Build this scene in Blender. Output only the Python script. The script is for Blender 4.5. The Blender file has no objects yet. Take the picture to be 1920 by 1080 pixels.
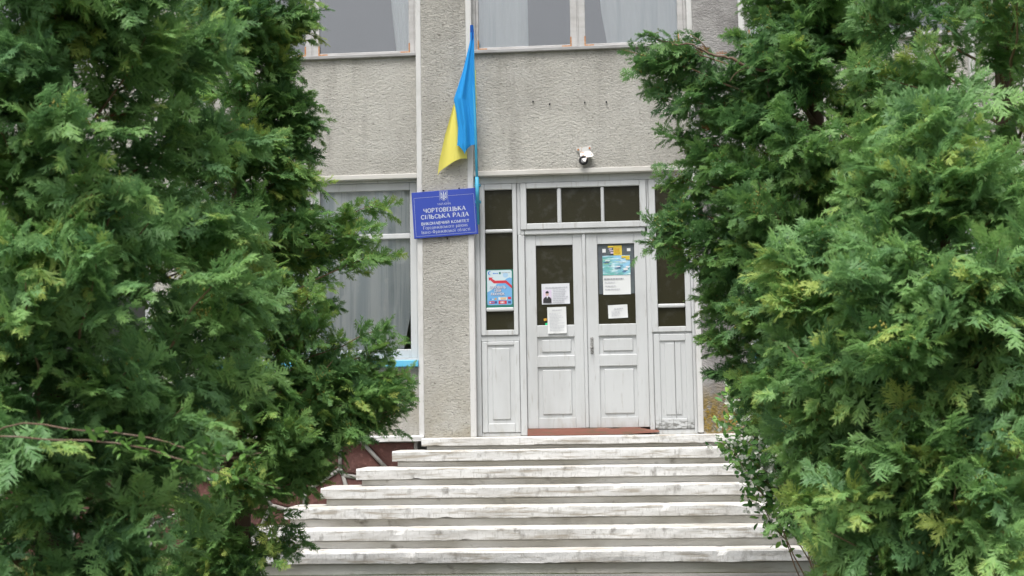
import bpy, bmesh, math, random
import numpy as np
from mathutils import Vector, Matrix, noise

# ------------------------------------------------------------------ camera, sky, sun, exposure
# eye level is z = 0; the facade stands in the plane y = 0, the camera 14.3 m in front of it
SC = bpy.context.scene
COL = SC.collection
cam_d = bpy.data.cameras.new('camera')
cam = bpy.data.objects.new('camera', cam_d)
COL.objects.link(cam)
_r = Vector((0.9965365, 0.08162506, -0.01588588))
_u = Vector((0.02351868, -0.09341772, 0.99534919))
_f = Vector((-0.07976141, 0.99227541, 0.09501388))
cam.matrix_world = Matrix(((_r.x, _u.x, -_f.x, 0.0), (_r.y, _u.y, -_f.y, -14.3),
                           (_r.z, _u.z, -_f.z, 0.0), (0, 0, 0, 1)))
cam_d.sensor_width = 36.0
cam_d.lens = 2500 / 1920 * 36.0
cam_d.clip_start = 0.05
cam_d.clip_end = 600
cam_d.dof.use_dof = True
cam_d.dof.focus_distance = 13.6
cam_d.dof.aperture_fstop = 4.2
SC.camera = cam

SUN_EL, SUN_AZ = math.radians(67), math.radians(196)     # azimuth from +y, clockwise: behind the camera, a little left
world = bpy.data.worlds.new('World')
SC.world = world
world.use_nodes = True
wn = world.node_tree
bg = wn.nodes['Background']
sky = wn.nodes.new('ShaderNodeTexSky')
sky.sky_type = 'NISHITA'
sky.sun_disc = False
sky.sun_elevation = SUN_EL
sky.sun_rotation = SUN_AZ
sky.air_density = 1.0
sky.dust_density = 6.0
sky.ozone_density = 1.0
hsv = wn.nodes.new('ShaderNodeHueSaturation')            # an overcast, nearly colourless sky
hsv.inputs['Saturation'].default_value = 0.42
wn.links.new(sky.outputs[0], hsv.inputs['Color'])
wn.links.new(hsv.outputs[0], bg.inputs['Color'])
bg.inputs['Strength'].default_value = 0.105

sun_d = bpy.data.lights.new('sun', 'SUN')
sun_d.energy = 1.5
sun_d.angle = math.radians(25)
sun_d.color = (1.0, 0.985, 0.96)
sun = bpy.data.objects.new('sun', sun_d)
COL.objects.link(sun)
_sd = Vector((math.sin(SUN_AZ) * math.cos(SUN_EL), math.cos(SUN_AZ) * math.cos(SUN_EL), math.sin(SUN_EL)))
sun.rotation_euler = _sd.to_track_quat('Z', 'Y').to_euler()
sun.location = (0, -20, 20)
SC.view_settings.view_transform = 'Standard'
SC.view_settings.look = 'None'
SC.view_settings.gamma = 1.0
SC.view_settings.use_curve_mapping = False
SC.view_settings.exposure = 1.18

rng = np.random.default_rng(7)
random.seed(7)
GZ = -1.425                                              # ground level

# ------------------------------------------------------------------ materials
def mat(name, base, layers=(), rough=0.65, spec=0.3, bumps=(), translucent=0.0, metallic=0.0):
    m = bpy.data.materials.new(name)
    m.use_nodes = True
    nt = m.node_tree
    L = nt.links
    b = nt.nodes['Principled BSDF']
    b.inputs['Roughness'].default_value = rough
    b.inputs['Specular IOR Level'].default_value = spec
    b.inputs['Metallic'].default_value = metallic
    b.inputs['Base Color'].default_value = (*base, 1)
    geo = nt.nodes.new('ShaderNodeNewGeometry')

    def nz(scale, stretch, detail=4.0, rgh=0.55, kind='NOISE'):
        mp = nt.nodes.new('ShaderNodeMapping')
        mp.inputs['Scale'].default_value = stretch
        L.new(geo.outputs['Position'], mp.inputs['Vector'])
        t = nt.nodes.new('ShaderNodeTexNoise')
        t.inputs['Scale'].default_value = scale
        t.inputs['Detail'].default_value = detail
        t.inputs['Roughness'].default_value = rgh
        L.new(mp.outputs[0], t.inputs['Vector'])
        return t.outputs['Fac']
    col = None
    for (c, scale, stretch, lo, hi, amt, *zr) in layers:
        mr = nt.nodes.new('ShaderNodeMapRange')
        mr.inputs['From Min'].default_value = lo
        mr.inputs['From Max'].default_value = hi
        mr.inputs['To Max'].default_value = amt
        L.new(nz(scale, stretch), mr.inputs['Value'])
        fac = mr.outputs[0]
        if zr:                                           # wear that belongs to a band of heights (splash zone)
            sx = nt.nodes.new('ShaderNodeSeparateXYZ')
            L.new(geo.outputs['Position'], sx.inputs[0])
            m2 = nt.nodes.new('ShaderNodeMapRange')
            m2.inputs['From Min'].default_value = zr[0]
            m2.inputs['From Max'].default_value = zr[1]
            L.new(sx.outputs['Z'], m2.inputs['Value'])
            mu = nt.nodes.new('ShaderNodeMath')
            mu.operation = 'MULTIPLY'
            L.new(fac, mu.inputs[0])
            L.new(m2.outputs[0], mu.inputs[1])
            fac = mu.outputs[0]
        mx = nt.nodes.new('ShaderNodeMix')
        mx.data_type = 'RGBA'
        L.new(fac, mx.inputs['Factor'])
        if col is None:
            mx.inputs['A'].default_value = (*base, 1)
        else:
            L.new(col, mx.inputs['A'])
        mx.inputs['B'].default_value = (*c, 1)
        col = mx.outputs['Result']
    if col is not None:
        L.new(col, b.inputs['Base Color'])
    nrm = None
    for (scale, stretch, dist, strength, detail) in bumps:
        bp = nt.nodes.new('ShaderNodeBump')
        bp.inputs['Distance'].default_value = dist
        bp.inputs['Strength'].default_value = strength
        L.new(nz(scale, stretch, detail, 0.66), bp.inputs['Height'])
        if nrm is not None:
            L.new(nrm, bp.inputs['Normal'])
        nrm = bp.outputs[0]
    if nrm is not None:
        L.new(nrm, b.inputs['Normal'])
    if translucent:
        tr = nt.nodes.new('ShaderNodeBsdfTranslucent')
        if col is not None:
            L.new(col, tr.inputs['Color'])
        else:
            tr.inputs['Color'].default_value = (*base, 1)
        ms = nt.nodes.new('ShaderNodeMixShader')
        ms.inputs[0].default_value = translucent
        L.new(b.outputs[0], ms.inputs[1])
        L.new(tr.outputs[0], ms.inputs[2])
        L.new(ms.outputs[0], nt.nodes['Material Output'].inputs['Surface'])
    return m

ONE = (1, 1, 1)
def leaf_mat(name, stops, translucent=0.45, rough=0.5):
    m = bpy.data.materials.new(name)
    m.use_nodes = True
    nt = m.node_tree
    L = nt.links
    b = nt.nodes['Principled BSDF']
    b.inputs['Roughness'].default_value = rough
    b.inputs['Specular IOR Level'].default_value = 0.3
    at = nt.nodes.new('ShaderNodeAttribute')
    at.attribute_name = 'tint'
    cr = nt.nodes.new('ShaderNodeValToRGB')
    e = cr.color_ramp.elements
    while len(e) < len(stops):
        e.new(0.5)
    for i, (p, c) in enumerate(stops):
        e[i].position = p
        e[i].color = (*c, 1)
    L.new(at.outputs['Fac'], cr.inputs['Fac'])
    L.new(cr.outputs[0], b.inputs['Base Color'])
    tr = nt.nodes.new('ShaderNodeBsdfTranslucent')
    L.new(cr.outputs[0], tr.inputs['Color'])
    ms = nt.nodes.new('ShaderNodeMixShader')
    ms.inputs[0].default_value = translucent
    L.new(b.outputs[0], ms.inputs[1])
    L.new(tr.outputs[0], ms.inputs[2])
    L.new(ms.outputs[0], nt.nodes['Material Output'].inputs['Surface'])
    return m

def glass_mat(name, k, tint=(0.9, 0.93, 0.93), ripple=0.0008):
    m = bpy.data.materials.new(name)
    m.use_nodes = True
    nt = m.node_tree
    L = nt.links
    nt.nodes.remove(nt.nodes['Principled BSDF'])
    tr = nt.nodes.new('ShaderNodeBsdfTransparent')
    tr.inputs[0].default_value = (*tint, 1)
    gl = nt.nodes.new('ShaderNodeBsdfGlossy')
    gl.inputs['Roughness'].default_value = 0.03
    fr = nt.nodes.new('ShaderNodeFresnel')
    fr.inputs['IOR'].default_value = 1.5
    mu = nt.nodes.new('ShaderNodeMath')
    mu.operation = 'ADD'
    mu.inputs[1].default_value = k
    mu.use_clamp = True
    geo = nt.nodes.new('ShaderNodeNewGeometry')
    t = nt.nodes.new('ShaderNodeTexNoise')
    t.inputs['Scale'].default_value = 2.2
    L.new(geo.outputs['Position'], t.inputs['Vector'])
    bp = nt.nodes.new('ShaderNodeBump')
    bp.inputs['Distance'].default_value = ripple * 10
    bp.inputs['Strength'].default_value = 0.5
    L.new(t.outputs['Fac'], bp.inputs['Height'])
    L.new(bp.outputs[0], gl.inputs['Normal'])
    ms = nt.nodes.new('ShaderNodeMixShader')
    L.new(fr.outputs[0], mu.inputs[0])
    L.new(mu.outputs[0], ms.inputs[0])
    L.new(tr.outputs[0], ms.inputs[1])
    L.new(gl.outputs[0], ms.inputs[2])
    L.new(ms.outputs[0], nt.nodes['Material Output'].inputs['Surface'])
    return m

M = {}
M['stucco'] = mat('stucco', (0.590, 0.575, 0.525),
    [((0.30, 0.285, 0.25), 6, (1, 1, 0.05), 0.54, 0.72, 0.5, 3.0, 3.95), ((0.371, 0.358, 0.326), 0.9, ONE, 0.42, 0.7, 0.8), ((0.370, 0.356, 0.326), 5, (1, 1, 0.10), 0.56, 0.74, 0.55), ((0.62, 0.61, 0.57), 2.6, ONE, 0.5, 0.75, 0.6),
     ((0.176, 0.163, 0.141), 27, (1, 1, 2.2), 0.60, 0.70, 0.8), ((0.581, 0.576, 0.554), 40, (1, 1, 1.9), 0.60, 0.70, 0.5),  # dark dashes paint the shadowed pits under the lumps into the colour
     ((0.352, 0.308, 0.211), 3.0, ONE, 0.35, 0.6, 0.6, 0.5, -0.25)],
    rough=0.95, spec=0.1, bumps=[(40, (1, 1, 1.6), 0.048, 1.0, 6.0), (120, ONE, 0.008, 0.9, 2.0)])
M['mossy_stucco'] = mat('mossy_stucco', (0.370, 0.361, 0.352),
    [((0.194, 0.186, 0.182), 3.0, ONE, 0.38, 0.6, 0.85), ((0.238, 0.167, 0.040), 11, ONE, 0.33, 0.55, 0.85, 0.34, 0.06),
     ((0.317, 0.211, 0.018), 40, ONE, 0.50, 0.62, 0.8, 0.22, 0.0), ((0.079, 0.066, 0.031), 24, ONE, 0.52, 0.66, 0.8, 0.25, -0.05)],
    rough=0.95, spec=0.1, bumps=[(38, (1, 1, 1.8), 0.035, 1.0, 5.0)])
M['trim'] = mat('trim_paint', (0.528, 0.528, 0.519), [((0.371, 0.364, 0.341), 5, (1, 1, 0.6), 0.5, 0.75, 0.7), ((0.308, 0.290, 0.264), 30, ONE, 0.62, 0.75, 0.5)],
    rough=0.7, bumps=[(25, ONE, 0.004, 0.4, 3.0)])
M['lintel'] = mat('lintel_paint', (0.493, 0.484, 0.453), [((0.364, 0.341, 0.302), 4, (0.5, 1, 2), 0.45, 0.75, 0.8)], rough=0.8, bumps=[(18, ONE, 0.006, 0.4, 3.0)])
M['white'] = mat('white_wood_paint', (0.488, 0.503, 0.507),
    [((0.364, 0.368, 0.364), 3, (1, 1, 0.35), 0.45, 0.75, 0.6), ((0.317, 0.304, 0.282), 34, (1, 1, 0.12), 0.60, 0.74, 0.75),
     ((0.370, 0.352, 0.317), 12, (1, 1, 0.5), 0.5, 0.72, 0.7, 0.12, -0.2)],
    rough=0.5, spec=0.35, bumps=[(40, (1, 1, 0.08), 0.004, 0.35, 3.0), (5, ONE, 0.004, 0.3, 2.0)])
M['worn_white'] = mat('worn_white_paint', (0.466, 0.480, 0.484),
    [((0.155, 0.151, 0.143), 60, (1, 1, 0.07), 0.58, 0.70, 0.8, 0.20, -0.12), ((0.132, 0.132, 0.123), 22, (0.7, 1, 1.6), 0.44, 0.58, 0.9, -0.06, -0.11)],
    rough=0.6, bumps=[(60, (1, 1, 0.06), 0.006, 0.5, 3.0)])
M['grey_wood'] = mat('weathered_grey_paint', (0.44, 0.435, 0.43),
    [((0.34, 0.33, 0.32), 14, (0.25, 1, 1.4), 0.42, 0.68, 0.8), ((0.52, 0.51, 0.50), 5, ONE, 0.5, 0.7, 0.6)], rough=0.7, bumps=[(50, (0.3, 1, 1), 0.004, 0.4, 3.0)])
M['dark_gap'] = mat('old_sill_tin', (0.31, 0.31, 0.31), [((0.2, 0.19, 0.18), 12, (0.4, 1, 2), 0.45, 0.7, 0.8)], rough=0.6)
M['step_white'] = mat('whitewashed_concrete', (0.585, 0.585, 0.575),
    [((0.356, 0.345, 0.321), 3.2, (0.5, 1, 2.2), 0.46, 0.66, 0.75), ((0.581, 0.585, 0.585), 7, (0.5, 1, 1.5), 0.55, 0.68, 0.7),
     ((0.238, 0.224, 0.202), 48, (1.2, 1, 0.35), 0.56, 0.76, 0.7), ((0.132, 0.123, 0.106), 9, (1.0, 1, 0.7), 0.58, 0.74, 0.8),
     ((0.290, 0.264, 0.220), 10, (0.3, 1, 3.2), 0.53, 0.66, 0.85)],
    rough=0.8, spec=0.2, bumps=[(12, ONE, 0.016, 0.6, 5.0), (70, ONE, 0.004, 0.6, 2.0)])
M['step_dirty'] = mat('bare_concrete', (0.46, 0.445, 0.405), [((0.27, 0.245, 0.20), 3.5, (0.35, 1, 1.6), 0.48, 0.70, 0.8), ((0.58, 0.57, 0.545), 2.4, (0.5, 1, 1), 0.42, 0.60, 0.9), ((0.12, 0.105, 0.08), 9, (0.6, 1, 0.8), 0.62, 0.76, 0.8)],
    rough=0.9, spec=0.1, bumps=[(30, ONE, 0.01, 0.6, 4.0)])
M['ledge'] = mat('ledge_paint', (0.546, 0.546, 0.537), [((0.271, 0.255, 0.232), 18, ONE, 0.6, 0.72, 0.8)], rough=0.8, bumps=[(20, ONE, 0.01, 0.5, 3.0)])
M['stone'] = mat('red_painted_stone', (0.108, 0.048, 0.040), [((0.085, 0.045, 0.04), 4, ONE, 0.4, 0.65, 0.8), ((0.20, 0.10, 0.085), 20, ONE, 0.55, 0.72, 0.7)],
    rough=0.85, bumps=[(16, ONE, 0.02, 0.8, 4.0)])
M['mortar'] = mat('grey_mortar', (0.23, 0.225, 0.21), [((0.2, 0.19, 0.17), 14, ONE, 0.45, 0.65, 0.7)], rough=0.9, bumps=[(50, ONE, 0.006, 0.6, 3.0)])
M['door_glass'] = mat('rolled_olive_glass', (0.025, 0.0235, 0.012), [((0.075, 0.075, 0.065), 11, ONE, 0.55, 0.8, 0.5), ((0.11, 0.11, 0.10), 70, ONE, 0.68, 0.78, 0.6)],
    rough=0.3, spec=0.2, bumps=[(120, ONE, 0.002, 0.5, 1.0)])
M['glass'] = glass_mat('window_glass', 0.12, (0.97, 0.98, 0.98))
M['glass_low'] = glass_mat('lower_window_glass', 0.0, (0.97, 0.98, 0.98))
M['room'] = mat('room_plaster', (0.30, 0.30, 0.29), rough=0.9)
M['curtain'] = mat('white_curtain', (0.93, 0.95, 0.95), [((0.74, 0.79, 0.80), 11, (1, 1, 0.03), 0.48, 0.62, 0.85)], rough=0.9)  # greyer vertical stripes paint the shading of folds into the cloth
M['tulle'] = mat('lace_curtain', (0.66, 0.72, 0.76), [((0.96, 0.97, 0.98), 6, (1, 1, 0.04), 0.44, 0.58, 0.95), ((0.52, 0.58, 0.62), 14, (1, 1, 0.03), 0.56, 0.64, 0.6), ((0.97, 0.97, 0.97), 10, (1, 1, 0.8), 0.60, 0.66, 0.8)], rough=0.9)  # light and dark upright bands paint fold shading, under the lace pattern
M['blue_sill'] = mat('light_blue_paint', (0.10, 0.40, 0.60), [((0.2, 0.45, 0.58), 12, ONE, 0.5, 0.7, 0.6)], rough=0.5)
M['rust'] = mat('rusty_iron', (0.40, 0.17, 0.06), [((0.5, 0.36, 0.22), 40, ONE, 0.5, 0.65, 0.8)], rough=0.8)
M['red_sill'] = mat('red_brown_threshold_paint', (0.19, 0.082, 0.06), [((0.13, 0.085, 0.055), 9, (0.5, 1, 3), 0.48, 0.62, 0.9), ((0.36, 0.24, 0.15), 14, (0.3, 1, 4), 0.6, 0.68, 0.8, -0.19, -0.15)], rough=0.7, bumps=[(30, (0.3, 1, 1), 0.008, 0.5, 3.0)])
M['metal'] = mat('worn_steel', (0.42, 0.42, 0.41), [((0.12, 0.11, 0.10), 90, ONE, 0.45, 0.6, 0.8)], rough=0.4, metallic=0.6)
M['sign_blue'] = mat('sign_blue', (0.027, 0.056, 0.328), [((0.036, 0.066, 0.35), 4, ONE, 0.4, 0.7, 0.6)], rough=0.4, spec=0.4)
M['sign_letter'] = mat('sign_silver_letter', (0.440, 0.480, 0.576), rough=0.5)
M['flag_blue'] = mat('flag_blue_cloth', (0.032, 0.33, 0.78), rough=0.8, spec=0.15, translucent=0.25, bumps=[(300, ONE, 0.0008, 0.3, 1.0)])
M['flag_navy'] = mat('flag_sleeve_cloth', (0.012, 0.085, 0.35), rough=0.8, spec=0.15)
M['flag_yellow'] = mat('flag_yellow_cloth', (0.82, 0.75, 0.17), rough=0.8, spec=0.15, translucent=0.25)
M['pole_blue'] = mat('pole_blue_paint', (0.045, 0.30, 0.46), [((0.10, 0.36, 0.50), 12, ONE, 0.5, 0.7, 0.6)], rough=0.45)
M['caster_white'] = mat('chipped_white_metal', (0.546, 0.546, 0.530), [((0.36, 0.19, 0.08), 26, ONE, 0.56, 0.63, 0.9)], rough=0.6)
M['rubber'] = mat('black_rubber', (0.02, 0.02, 0.022), rough=0.6)
M['hub_grey'] = mat('hub_grey', (0.33, 0.33, 0.34), rough=0.5)
M['paper'] = mat('white_paper', (0.593, 0.608, 0.640), rough=0.8, spec=0.2)
M['paper_warm'] = mat('plain_paper', (0.608, 0.624, 0.624), rough=0.8, spec=0.2)
M['ink'] = mat('grey_print', (0.42, 0.43, 0.47), rough=0.8)
M['ink_dark'] = mat('dark_print', (0.24, 0.25, 0.28), rough=0.8)
M['lilac'] = mat('lilac_print', (0.562, 0.484, 0.608), rough=0.7)
M['suit'] = mat('black_suit_print', (0.03, 0.03, 0.033), rough=0.7)
M['skin'] = mat('skin_print', (0.468, 0.328, 0.296), rough=0.7)
M['yellow'] = mat('yellow_print', (0.562, 0.429, 0.047), [((0.6, 0.42, 0.10), 60, (0.3, 1, 3), 0.5, 0.6, 0.5)], rough=0.6)
M['tape'] = mat('clear_tape', (0.45, 0.46, 0.45), rough=0.3)
M['film'] = mat('grey_poster_back', (0.075, 0.085, 0.10), [((0.10, 0.12, 0.12), 8, ONE, 0.4, 0.6, 0.8)], rough=0.3)
M['harbour'] = mat('harbour_print', (0.125, 0.359, 0.328),
    [((0.25, 0.48, 0.68), 7, (0.7, 1, 1.8), 0.40, 0.62, 0.9), ((0.62, 0.74, 0.78), 22, (0.5, 1, 1.6), 0.5, 0.68, 0.85), ((0.45, 0.55, 0.22), 9, (0.5, 1, 2), 0.58, 0.66, 0.7), ((0.10, 0.16, 0.30), 30, (0.5, 1, 1.8), 0.58, 0.7, 0.8)], rough=0.5)
M['p_green'] = mat('poster_green', (0.02, 0.15, 0.115), rough=0.5)
M['p_pale'] = mat('poster_pale', (0.484, 0.585, 0.624), rough=0.5)
M['p_sky'] = mat('poster_light_blue', (0.140, 0.343, 0.593), rough=0.5)
M['p_lav'] = mat('poster_mist', (0.328, 0.484, 0.640), rough=0.5)
M['p_red'] = mat('poster_red', (0.484, 0.039, 0.055), rough=0.5)
M['p_white'] = mat('poster_white', (0.624, 0.640, 0.663), rough=0.5)
M['p_navy'] = mat('poster_navy', (0.05, 0.07, 0.22), rough=0.5)
M['p_blue'] = mat('poster_blue', (0.08, 0.22, 0.55), rough=0.5)
M['p_black'] = mat('poster_black', (0.03, 0.035, 0.045), rough=0.5)
M['p_orange'] = mat('poster_orange', (0.55, 0.30, 0.04), rough=0.5)
M['green_tag'] = mat('green_tag', (0.03, 0.55, 0.22), rough=0.5)
M['blue_plate'] = mat('blue_plate', (0.03, 0.20, 0.55), rough=0.45)
M['bark'] = mat('thuja_bark', (0.13, 0.085, 0.06), [((0.20, 0.16, 0.13), 18, (1, 1, 0.2), 0.5, 0.7, 0.8)], rough=0.9, bumps=[(30, (1, 1, 0.15), 0.01, 0.8, 3.0)])
M['twig'] = mat('twig_bark', (0.22, 0.145, 0.09), [((0.25, 0.2, 0.14), 20, ONE, 0.5, 0.7, 0.7)], rough=0.9)
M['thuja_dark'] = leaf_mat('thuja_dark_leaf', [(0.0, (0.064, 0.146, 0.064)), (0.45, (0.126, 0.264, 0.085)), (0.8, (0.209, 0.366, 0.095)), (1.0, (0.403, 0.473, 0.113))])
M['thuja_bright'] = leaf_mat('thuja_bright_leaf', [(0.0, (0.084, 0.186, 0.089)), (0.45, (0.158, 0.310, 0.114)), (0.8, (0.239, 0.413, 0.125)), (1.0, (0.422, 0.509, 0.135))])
M['cone'] = leaf_mat('thuja_cone', [(0.0, (0.10, 0.15, 0.03)), (0.6, (0.19, 0.21, 0.04)), (1.0, (0.28, 0.25, 0.06))], 0.1)
M['dead'] = mat('dead_foliage', (0.16, 0.075, 0.03), [((0.28, 0.15, 0.05), 12, ONE, 0.45, 0.65, 0.8)], rough=0.9)
M['broad'] = leaf_mat('broad_leaf', [(0.0, (0.058, 0.151, 0.055)), (0.5, (0.117, 0.274, 0.073)), (1.0, (0.312, 0.528, 0.101))], 0.3, 0.4)
M['sap_leaf'] = mat('sapling_leaf', (0.115, 0.235, 0.05), [((0.05, 0.14, 0.03), 9, ONE, 0.4, 0.7, 0.8)], rough=0.4, translucent=0.35)
M['petal'] = mat('white_petal', (0.84, 0.86, 0.78), rough=0.7, translucent=0.3)
M['ground'] = mat('soil_ground', (0.07, 0.085, 0.035), [((0.09, 0.07, 0.045), 1.5, ONE, 0.45, 0.65, 0.9), ((0.05, 0.085, 0.025), 6, ONE, 0.5, 0.7, 0.7)], rough=0.95, spec=0.1, bumps=[(25, ONE, 0.02, 0.8, 4.0)])
M['asphalt'] = mat('old_asphalt', (0.15, 0.148, 0.14), [((0.21, 0.205, 0.19), 2, ONE, 0.45, 0.7, 0.8), ((0.08, 0.08, 0.075), 60, ONE, 0.55, 0.7, 0.7)], rough=0.9, spec=0.15, bumps=[(120, ONE, 0.005, 0.8, 2.0)])
M['grass'] = leaf_mat('grass_blade', [(0.0, (0.03, 0.07, 0.015)), (1.0, (0.09, 0.15, 0.03))], 0.3)
M['roof'] = mat('roof_slab', (0.25, 0.25, 0.24), [((0.18, 0.17, 0.16), 2, ONE, 0.4, 0.7, 0.8)], rough=0.9)

# ------------------------------------------------------------------ object helpers
OFF = {}
def thing(name, label, cat, loc, group=None):
    o = bpy.data.objects.new(name, None)
    COL.objects.link(o)
    o.location = loc
    o.empty_display_size = 0.1
    o['label'] = label
    o['category'] = cat
    if group:
        o['group'] = group
    OFF[o.name] = Vector(loc)
    return o

def tag(o, label=None, cat=None, group=None, kind=None):
    for k, v in (('label', label), ('category', cat), ('group', group), ('kind', kind)):
        if v:
            o[k] = v
    return o

def link_mesh(name, me, mats, parent=None, origin=None):
    """me holds world coordinates; the object's origin goes to the middle of its bounds"""
    n = len(me.vertices)
    co = np.empty(n * 3, np.float32)
    me.vertices.foreach_get('co', co)
    co = co.reshape(-1, 3)
    c = Vector(((co.min(0) + co.max(0)) / 2).tolist()) if origin is None else Vector(origin)
    co -= np.array(c, np.float32)
    me.vertices.foreach_set('co', co.ravel())
    o = bpy.data.objects.new(name, me)
    COL.objects.link(o)
    if not isinstance(mats, (list, tuple)):
        mats = [mats]
    if not me.materials:
        for mm in mats:
            me.materials.append(mm)
    OFF[o.name] = c
    if parent is not None:
        o.parent = parent
        o.location = c - OFF[parent.name]
    else:
        o.location = c
    return o

class MB:
    """collects shapes into one mesh"""
    def __init__(s):
        s.bm = bmesh.new()
    def box(s, x0, x1, y0, y1, z0, z1, bev=0.0, rot=None):
        bm2 = bmesh.new()
        bmesh.ops.create_cube(bm2, size=1.0)
        for v in bm2.verts:
            v.co = Vector(((x0 + x1) / 2 + v.co.x * (x1 - x0), (y0 + y1) / 2 + v.co.y * (y1 - y0), (z0 + z1) / 2 + v.co.z * (z1 - z0)))
        if bev > 0:
            bmesh.ops.bevel(bm2, geom=bm2.edges[:], offset=bev, segments=1, affect='EDGES')
        if rot is not None:
            bm2.transform(rot)
        s._add(bm2)
        return s
    def _add(s, bm2):
        mp = {v: s.bm.verts.new(v.co) for v in bm2.verts}
        for f in bm2.faces:
            try:
                nf = s.bm.faces.new([mp[v] for v in f.verts])
                nf.smooth = f.smooth
            except ValueError:
                pass
        bm2.free()
    def poly(s, pts):
        s.bm.faces.new([s.bm.verts.new(p) for p in pts])
        return s
    def prism(s, pts, d):
        """closed polygon extruded along vector d"""
        d = Vector(d)
        a = [s.bm.verts.new(p) for p in pts]
        b = [s.bm.verts.new(Vector(p) + d) for p in pts]
        n = len(a)
        s.bm.faces.new(a)
        s.bm.faces.new(b[::-1])
        for i in range(n):
            s.bm.faces.new([a[i], b[i], b[(i + 1) % n], a[(i + 1) % n]])
        return s
    def tube(s, pts, radii, n=6, cap=True):
        pts = [Vector(p) for p in pts]
        if not isinstance(radii, (list, tuple)):
            radii = [radii] * len(pts)
        radii = [float(q) for q in radii]
        rings = []
        for i, p in enumerate(pts):
            t = (pts[min(i + 1, len(pts) - 1)] - pts[max(i - 1, 0)]).normalized()
            a = t.cross(Vector((0.3, 0.5, 0.81))).normalized()
            b = t.cross(a)
            rings.append([s.bm.verts.new(p + radii[i] * (math.cos(q) * a + math.sin(q) * b)) for q in [2 * math.pi * k / n for k in range(n)]])
        for i in range(len(rings) - 1):
            for k in range(n):
                f = s.bm.faces.new([rings[i][k], rings[i][(k + 1) % n], rings[i + 1][(k + 1) % n], rings[i + 1][k]])
                f.smooth = True
        if cap:
            s.bm.faces.new(rings[0][::-1])
            s.bm.faces.new(rings[-1])
        return s
    def build(s, name, m, parent=None, origin=None):
        bmesh.ops.recalc_face_normals(s.bm, faces=s.bm.faces[:])
        me = bpy.data.meshes.new(name)
        s.bm.to_mesh(me)
        s.bm.free()
        return link_mesh(name, me, m, parent, origin)

def box(name, m, parent, x0, x1, y0, y1, z0, z1, bev=0.004):
    return MB().box(x0, x1, y0, y1, z0, z1, bev).build(name, m, parent)

def np_mesh(name, verts, tris, tint, m, parent=None, smooth=False):
    me = bpy.data.meshes.new(name)
    nv, nt_ = len(verts), len(tris)
    me.vertices.add(nv)
    me.vertices.foreach_set('co', np.asarray(verts, np.float32).ravel())
    me.loops.add(nt_ * 3)
    me.loops.foreach_set('vertex_index', np.asarray(tris, np.int32).ravel())
    me.polygons.add(nt_)
    me.polygons.foreach_set('loop_start', np.arange(0, nt_ * 3, 3, dtype=np.int32))
    me.polygons.foreach_set('loop_total', np.full(nt_, 3, np.int32))
    me.update(calc_edges=True)
    if tint is not None:
        a = me.attributes.new('tint', 'FLOAT', 'POINT')
        a.data.foreach_set('value', np.asarray(tint, np.float32))
    return link_mesh(name, me, m, parent)

# ------------------------------------------------------------------ ground, path
def sheet(name, m, x0, x1, y0, y1, z, nx=1, ny=1, amp=0.0):
    bm = bmesh.new()
    vs = [[bm.verts.new((x0 + (x1 - x0) * i / nx, y0 + (y1 - y0) * j / ny,
                         z + amp * noise.noise(Vector((i * 0.37, j * 0.41, 1.3))))) for j in range(ny + 1)] for i in range(nx + 1)]
    for i in range(nx):
        for j in range(ny):
            bm.faces.new([vs[i][j], vs[i + 1][j], vs[i + 1][j + 1], vs[i][j + 1]])
    me = bpy.data.meshes.new(name)
    bm.to_mesh(me)
    bm.free()
    o = link_mesh(name, me, m)
    o['kind'] = 'structure'
    return o
sheet('ground', M['ground'], -150, 150, -150, 150, GZ)
sheet('path', M['asphalt'], -3.6, 2.9, -40, -2.2, GZ + 0.006)

# ------------------------------------------------------------------ the town hall
hall = thing('town_hall', 'two storey town hall with grey roughcast walls, white trim and tall windows', 'building', (-0.4, 0.0, GZ))
PILX = [(-8.09, -7.47), (-5.126, -4.508), (-2.163, -1.545), (0.80, 1.416), (3.76, 4.376), (6.72, 7.34)]
BAYS = [(-7.47, -5.126), (-4.508, -2.163), (-1.545, 0.80), (1.416, 3.76), (4.376, 6.72)]
TOP = 6.35

# pilasters: roughcast face with a white strip down both edges
for i, (x0, x1) in enumerate(PILX):
    zb = -0.225 if i in (2, 3) else -0.255
    pm = M['mossy_stucco'] if i == 3 else M['stucco']
    p = box('pilaster', pm, hall, x0 + 0.058, x1 - 0.064, -0.09, 0.25, zb, TOP, 0.0)
    sb = zb if i != 3 else zb + 0.012
    box('trim_strip', M['trim'], p, x0, x0 + 0.058, -0.094, 0.25, sb, TOP, 0.006)
    box('trim_strip', M['trim'], p, x1 - 0.064, x1, -0.094, 0.25, sb, TOP, 0.006)

def bolt_or_plug(parent, x, z, y):  # short dark plug standing in for a drill hole in the wall
    MB().tube([(x, y + 0.01, z), (x, y - 0.018, z)], 0.009, 6).build('hole_plug', M['rubber'], parent)

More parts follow.
